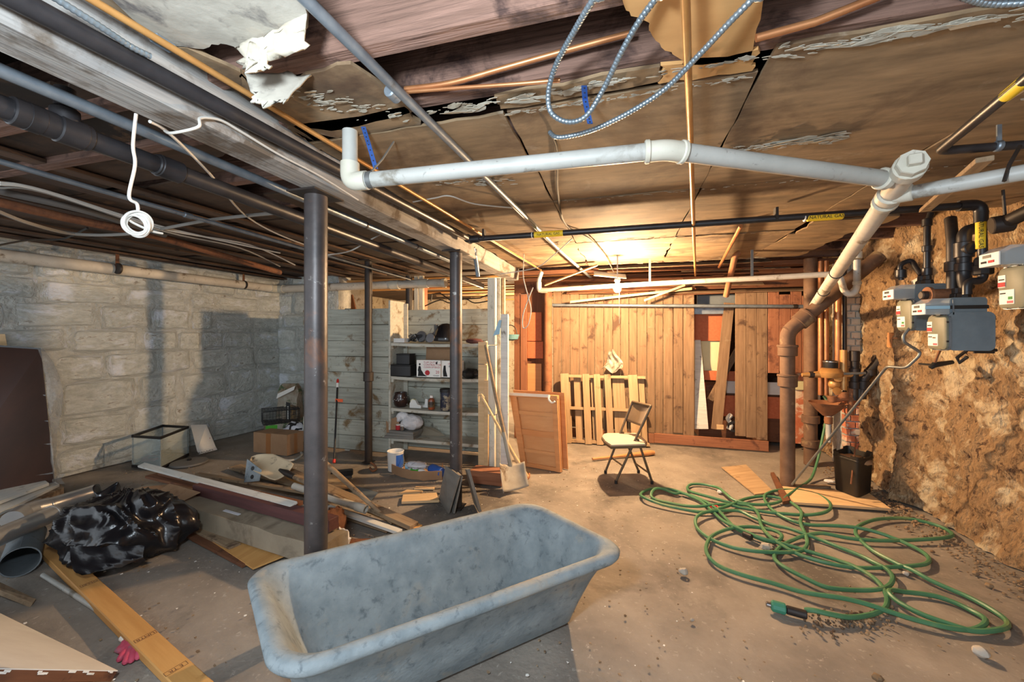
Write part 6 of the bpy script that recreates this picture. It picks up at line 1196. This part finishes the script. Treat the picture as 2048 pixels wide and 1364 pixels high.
Mc = M @ Mx.Translation((-.03, .03, .103)); t = thing('wire_cage', 'black wire cage standing on the printed food carton', 'cage', M=Mc)
cw, cd, chh = .42, .30, .165; wm_ = MB()
for i in range(13):
    x_ = cw * i / 12; wm_.tube([(x_, 0, 0), (x_, 0, chh), (x_, cd, chh), (x_, cd, 0), (x_, 0, 0)], .0022, 4, cap=False)
for i in range(10):
    y_ = cd * i / 9; wm_.tube([(0, y_, 0), (0, y_, chh), (cw, y_, chh), (cw, y_, 0), (0, y_, 0)], .0022, 4, cap=False)
for i in range(6):
    z_ = chh * i / 5; wm_.tube([(0, 0, z_), (cw, 0, z_), (cw, cd, z_), (0, cd, z_), (0, 0, z_)], .0022, 4, cap=False)
tag(obj('wire_mesh', wm_, 'black', t, Mc, local=True, smooth=0), kind='stuff'); fm_ = MB()
for z_ in (0, chh): fm_.tube([(0, 0, z_), (cw, 0, z_), (cw, cd, z_), (0, cd, z_)], .005, 6, closed=True)
obj('frame', fm_, 'black', t, Mc, local=True)
c = P(580, 867, 0) ; t = thing('food_bag', 'tall crumpled paper food bag standing in the left corner', 'bag', c)
obj('sack', MB().loft([[c + RT * (w_ * sx_ * .5 + .02 * mn.noise(V((z_ * 5, sx_ * 2, sy_)))) + FW * (dp * sy_ * .5) + UP * z_ for sx_, sy_ in ((-1, -1), (-.3, -1.05), (.3, -1), (1, -1), (1.05, 0), (1, 1), (0, 1.05), (-1, 1))] for z_, w_, dp in ((0, .28, .16), (.08, .29, .18), (.30, .29, .17), (.48, .27, .12), (.58, .30, .09), (.66, .24, .10), (.70, .20, .05))]), 'foodbag', t, smooth=30)
obj('dark_stripe', MB().prism([c + RT * x_ - FW * .096 + UP * z_ for x_, z_ in ((.0, .0), (.055, .0), (.055, .44), (.0, .46))], -FW * .003), 'black', t, smooth=0); obj('green_panel', MB().prism([c + RT * x_ - FW * .096 + UP * z_ for x_, z_ in ((.06, .05), (.135, .05), (.135, .15), (.06, .15))], -FW * .003), 'lime', t, smooth=0)
obj('red_stripe', MB().prism([c + RT * x_ - FW * .095 + UP * z_ for x_, z_ in ((.06, .16), (.135, .16), (.135, .40), (.06, .42))], -FW * .003), 'gold_label', t, smooth=0); obj('cord_label', MB().prism([c + RT * x_ - FW * .1 + UP * z_ for x_, z_ in ((.02, .20), (.035, .20), (.035, .40), (.02, .40))], -FW * .003), 'label_white', t, smooth=0); obj('top_fold', MB().prism([c + RT * x_ - FW * .085 + UP * z_ for x_, z_ in ((-.14, .50), (.10, .62), (.12, .68), (-.12, .57))], -FW * .004), 'label_white', t, smooth=0)
c = P(590, 893, 0); t = thing('printed_sack', 'white and blue printed sack slumped behind the cardboard box', 'sack', c); obj('sack', MB().ball(c + UP * .155, (.16, .12, .155), 22, 12, lambda d: 1 + .16 * mn.noise(d * 2)), 'paper', t); obj('print', MB().ball(c + UP * .158, (.161, .121, .157), 22, 12, lambda d: (1.0 if mn.noise(d * 3) > .25 else .95) + .16 * mn.noise(d * 2)), 'ink', t)
t = thing('white_hoop', 'white curved plastic strip on the floor by the cardboard box', 'strip', P(588, 916)); obj('strip', MB().tube(spline([P(566, 919, .012), P(580, 921, .012), P(595, 917, .012), P(604, 909, .012), P(602, 905, .012)], 5), .012, 8), 'pvc', t)

# ---------------------------------------------------------------- lumber pile behind the near column
def lum(m, a, b, w, th, label, up=(0, 0, 1), nm='plank', cat='plank', **k): return board(nm, m, a, b, w, th, up, label=label, cat=cat, kind='thing', group='lumber pile', **k)
lum('whitewood', P(283, 930, .23), P(588, 1010, .25), .055, .018, 'long white trim board on top of the lumber pile', (0, -.3, 1))
lum('brownwood', P(302, 951, .175), P(640, 1034, .185), .085, .022, 'red brown board just below the white trim board')
lum('brownwood', P(322, 945, .20), P(600, 1008, .215), .05, .03, 'narrow brown batten half under the white trim board')
lum('maroon', P(396, 976, .20), P(668, 1048, .215), .075, .075, 'dark maroon beam on the long taped carton')
lum('oldwood', P(395, 948, .10), P(612, 984, .12), .05, .02, 'grey batten behind the white trim board')
lum('oldwood', P(470, 933, .02), P(660, 985, .05), .12, .022, 'broad grey plank under the spade')
lum('oldwood', P(548, 930, .20), P(828, 1052, .045), .085, .03, 'long weathered plank ending right of the near column')
lum('stud', P(580, 952, .10), P(838, 1058, .018), .07, .03, 'tan plank ending nearest the tub')
lum('whitewood', P(655, 1014, .075), P(800, 1064, .045), .05, .02, 'white trim stub right of the near column')
lum('oldwood', P(660, 1022, .03), P(778, 1060, .015), .05, .025, 'grey stub under the white trim stub')
lum('brownwood', P(330, 1038, .02), P(500, 1126, .014), .09, .018, 'dark plank flat on the floor before the taped carton')
lum('oldwood', P(300, 1012, .03), P(470, 1094, .03), .07, .02, 'dark narrow plank along the foot of the taped carton')
lum('brownwood', P(655, 1086, .02), P(740, 1086, .02), .08, .02, 'dark plank stub peeking out behind the tub')
slab('plank', 'stud', [P(338, 1027, .028), P(348, 1023, .028), P(575, 1108, .030), P(506, 1136, .028)], .010, label='golden wood panel between the taped carton and the tub', cat='plank', group='lumber pile', kind='thing')
slab('plank', 'pine', [P(640, 938, .06), P(672, 946, .06), P(712, 975, .05), P(655, 970, .05)], .02, label='pale panel lying right behind the near column', cat='plank', group='lumber pile', kind='thing')
slab('sheet_metal', 'galv', [P(694, 966, .012), P(756, 985, .012), P(737, 1006, .012), P(700, 994, .012)], .006, label='bluish sheet metal piece beside the near column', cat='sheet', kind='thing')
a, b = P(588, 972, .17), P(732, 1019, .10); t = thing('plastic_pipe', 'grey plastic pipe with open end sticking out right of the near column', 'pipe', b - UP * .04); obj('tube', MB().ring(a, b, .027, .006, 18), 'pvc_dirty', t); obj('socket', MB().ring(b + (a - b).normalized() * .09, b, .031, .008, 18), 'pvc_dirty', t)
a, b = D(646, 922, 3.15), P(784, 1047, .015); t = thing('broom_handle', 'worn round broom handle slanting over the pile to the floor', 'handle', b, kind='thing'); obj('stick', MB().tube([a, a.lerp(b, .5), b], [.020, .019, .011], 12), 'oldwood', t)
# long taped carton
a, b = P(292, 985, .10), P(668, 1098, .10); M = frame((a + b) / 2, b - a); L_ = (b - a).length
t = thing('long_carton', 'long crushed grey brown carton with clear tape under the maroon beam', 'box', M=M, kind='thing')
def cart(x_, k):
    w, h = .215, .12; q = [(-w / 2, -h / 2), (w / 2, -h / 2), (w / 2, h / 2), (w * .1, h / 2 + .006), (-w / 2 + .012, h / 2 - .004)][k]
    return V((x_, q[0] + .010 * mn.noise(V((x_ * 3, k, 1))), q[1] + .012 * mn.noise(V((x_ * 4, k, 7))) * (1 if q[1] > 0 else 0)))
obj('carton', MB().loft([[cart(-L_ / 2 + L_ * i / 26, k) for k in range(5)] for i in range(27)]), 'cardboard_grey', t, M, local=True, smooth=0)
for s in (-.44, -.40, -.345): 
    tm = MB().loft([[cart(L_ * s + dx, k) * 1 + V((0, (-.003, .003, .003, 0, -.003)[k], (-.0, 0, .004, .004, .004)[k])) for k in range(5)] for dx in (0, .022)], False, False); obj('tape_band', tm, 'film', t, M, local=True, smooth=0)
obj('open_flap', MB().prism([V((-L_ * .36, -.11, .055)), V((-L_ * .19, -.10, .06)), V((-L_ * .13, -.02, .13)), V((-L_ * .34, -.0, .12))], (0, .004, .004)), 'cardboard', t, M, local=True, smooth=0); obj('open_flap', MB().prism([V((-L_ * .47, -.06, .07)), V((-L_ * .40, .07, .075)), V((-L_ * .20, .09, .085)), V((-L_ * .24, -.02, .08))], (0, 0, .004)), 'cardboard', t, M, local=True, smooth=0)
lb = obj('paper_label', MB().prism([V((L_ * .02, -.045, .064)), V((L_ * .10, -.045, .064)), V((L_ * .10, -.025, .066)), V((L_ * .02, -.025, .066))], (0, 0, .003)), 'paper', t, M, local=True, smooth=0)
c = P(668, 1078, 0); t = thing('torn_carton', 'dark torn carton end with crumpled white paper behind the tub', 'carton', c, kind='thing'); obj('torn_end', MB().ball(c + UP * .10, (.06, .10, .11), 18, 10, lambda d: 1 + .4 * mn.noise(d * 3)), 'brownwood', t); c2 = P(684, 1098, .03); obj('white_paper', MB().ball(c2 + UP * .05, (.045, .04, .075), 14, 9, lambda d: 1 + .5 * mn.noise(d * 2.5)), 'paper', t)
# spade
tip, sk = D(503, 913, 3.62), D(573, 946, 3.34); ax2 = (sk - tip).normalized(); sd = V((-ax2.y, ax2.x, 0)).normalized(); sd = (sd * .8 + UP * .45).normalized(); nb2 = ax2.cross(sd).normalized(); nb2 = nb2 if nb2.dot(E - tip) > 0 else -nb2; Lb = (sk - tip).length
t = thing('garden_spade', 'cement crusted round spade lying on the lumber pile', 'spade', sk)
def sp_(u, v):
    wv = .10 * (min(1, v * 2.6) ** .55) * (1 if v < .9 else 1 - (v - .9) * 1.0); x_ = (u - .5) * 2
    return tip + ax2 * (v * Lb * .95) + sd * (x_ * wv) + nb2 * (-.03 * (1 - x_ * x_) + .0)
o_ = obj('blade', MB().grid(sp_, 14, 16), 'spade', t, smooth=70); md = o_.modifiers.new('t', 'SOLIDIFY'); md.thickness = .004
hd = P(720, 1018, .10); obj('socket', MB().tube([sk - ax2 * .10, sk, sk.lerp(hd, .12)], [.012, .026, .022], 12), 'dark_iron', t); obj('shaft', MB().tube([sk.lerp(hd, .10), hd], .0185, 12), 'oldwood', t)
bq = [D(494, 918, 3.50), D(523, 940, 3.42), D(518, 962, 3.40), D(488, 965, 3.44)]
t = thing('metal_bracket', 'mottled metal plate with two holes beside the spade blade', 'bracket', bq[3]); slab('plate', 'bracket', bq, .006, t); n = (bq[1] - bq[0]).cross(bq[3] - bq[0]).normalized(); n = n if n.dot(E - bq[0]) > 0 else -n
for u, v in ((.45, .25), (.5, .72)): obj('bolt_hole', collar(bq[0].lerp(bq[1], u).lerp(bq[3].lerp(bq[2], u), v) + n * .001, n, .018, .004, 14), 'black', t)
lum('oldwood', P(472, 935, .10), P(500, 946, .10), .07, .02, 'short grey board end left of the metal plate')
# long brush rod by the planks
a, b = P(668, 926, .03), D(675, 772, 4.68); t = thing('long_brush', 'thin black rod with red tip and orange tag leaning on the planks', 'brush', a); d = (b - a).normalized()
obj('rod', MB().tube([a, b], .0105, 10), 'black', t); obj('white_band', MB().tube([b - d * .02, b + d * .035], .014, 10), 'label_white', t); obj('red_tip', MB().tube([b + d * .035, b + d * .075, b + d * .09], [.014, .014, .006], 10), 'red', t); q = a.lerp(b, .80); obj('orange_tag', MB().box(q + RT * .03 - FW * .012, (.10, .006, .035), ch=.002), 'orange', t, smooth=0); obj('red_foot', collar(a + d * .02, d, .016, .04), 'red', t)
t = thing('scrub_brush', 'black brush head lying at the foot of the thin black rod', 'brush', P(684, 945)); c = P(684, 946, .045); obj('head', MB().box(c, (.20, .09, .05), Mx.Rotation(TH + .35, 3, 'Z'), ch=.01), 'black', t, smooth=0); obj('bristles', MB().box(c - UP * .028, (.18, .075, .03), Mx.Rotation(TH + .35, 3, 'Z')), 'grey_plastic', t, smooth=0)
t = thing('rusty_hook', 'small rusty hook lying below the thin iron column', 'hook', P(745, 938)); obj('hook', MB().tube(spline([P(742, 926, .06), P(748, 930, .05), P(752, 938, .015), P(745, 942, .012), P(740, 936, .02)], 5), .012, 8), 'rust', t)
# above the partition: far room odds and ends
q0, q1 = AY(724, 580, 5.6), AY(745, 620, 5.6); t = thing('red_column', 'red brown square column beyond the top of the shelves', 'column', (q0.x, 5.6, 0), kind='thing'); obj('shaft', MB().box((AY(845, CY, 5.9).x, 5.9, 1.1), (.12, .12, 2.2), ch=.004), 'panel_red', t, smooth=0)
for a, b, m, lb in ((AY(676, 640, 5.6), AY(668, 585, 5.7), 'pine', 'pale plank leaning beyond the partition, at its left end'), (AY(728, 640, 5.5), AY(700, 592, 5.7), 'brownwood', 'red brown plank leaning beyond the partition')): board('far_plank', m, V((a.x, a.y, 1.0)), b, .11, .03, (0, -1, 0), label=lb, cat='plank', kind='thing')
ypanel('cream_sheet', 'plaster', (655, 580), (740, 640), 6.0, .03, 'cream sheet standing in the far room over the partition', 'sheet')
c = AY(905, 596, 5.6); t = thing('wire_rack', 'black bent wire rack hanging beyond the shelves', 'rack', c, kind='thing')
obj('wires', MB().tube([AY(x_, y_, 5.6) for x_, y_ in ((862, 602), (864, 588), (880, 586), (900, 600), (960, 596), (975, 590))], .010, 6), 'black', t); obj('wires', MB().tube(spline([AY(x_, y_, 5.55) for x_, y_ in ((850, 612), (880, 600), (900, 606), (930, 598), (950, 606), (985, 600))], 4), .009, 6), 'black', t)
for x_, z_ in ((860, 575), (900, 560), (940, 585)): pass
for k in range(9):
    yy = 5.2 + .42 * k; board('far_batten', 'oldwood' if k % 2 else 'stud', (-4.6 + .2 * k, yy, 2.19 - .02 * (k % 3)), (-.2, yy + .15, 2.18), .07, .03, (0, 0, 1), ce)
# litter on the floor
lm = MB(); rl = random.Random(17)
def chip(c, s, h):
    k = rl.randint(3, 5); a0 = rl.random() * 6.28; lm.prism([c + V((s * rl.uniform(.5, 1) * cos(a0 + 2 * pi * i / k), s * rl.uniform(.5, 1) * sin(a0 + 2 * pi * i / k), .001)) for i in range(k)], (0, 0, h))
for i in range(700):
    q = RD(rl.uniform(-4.2, 2.4), rl.uniform(1.3, 4.4)); 
    if q.x > 2.0 or q.x < -4.9: continue
    chip(q, rl.uniform(.003, .010), rl.uniform(.002, .006))
tag(obj('floor_litter', lm, 'oldwood', fl, smooth=0), kind='stuff')
lm = MB()
for i in range(160):
    q = RD(rl.uniform(-3.2, 1.2), rl.uniform(1.35, 4.2))
    if q.x < -4.8: continue
    chip(q, rl.uniform(.003, .010), .002)
tag(obj('plaster_crumbs', lm, 'label_white', fl, smooth=0), kind='stuff')
lm = MB()
for i in range(900):
    y_ = rl.uniform(1.6, 5.0); q = V((2.24 - abs(rl.gauss(0, .13)) - .05, y_, 0)); r_ = rl.uniform(.003, .011) * (1.8 if rl.random() < .10 else 1); lm.ball(q + UP * r_ * .4, (r_, r_ * .8, r_ * .7), 6, 4, lambda d: 1 + .4 * mn.noise(d * 2 + q))
tag(obj('rubble_crumbs', lm, 'dirt', fl, smooth=0), kind='stuff')
lm = MB()
for i in range(140):
    q = P(1700 + rl.gauss(0, 45), 1240 + rl.gauss(0, 14)); r_ = rl.uniform(.003, .009); lm.ball(q + UP * r_ * .4, r_, 6, 4)
tag(obj('gravel_patch', lm, 'dirt', fl, smooth=0), kind='stuff')
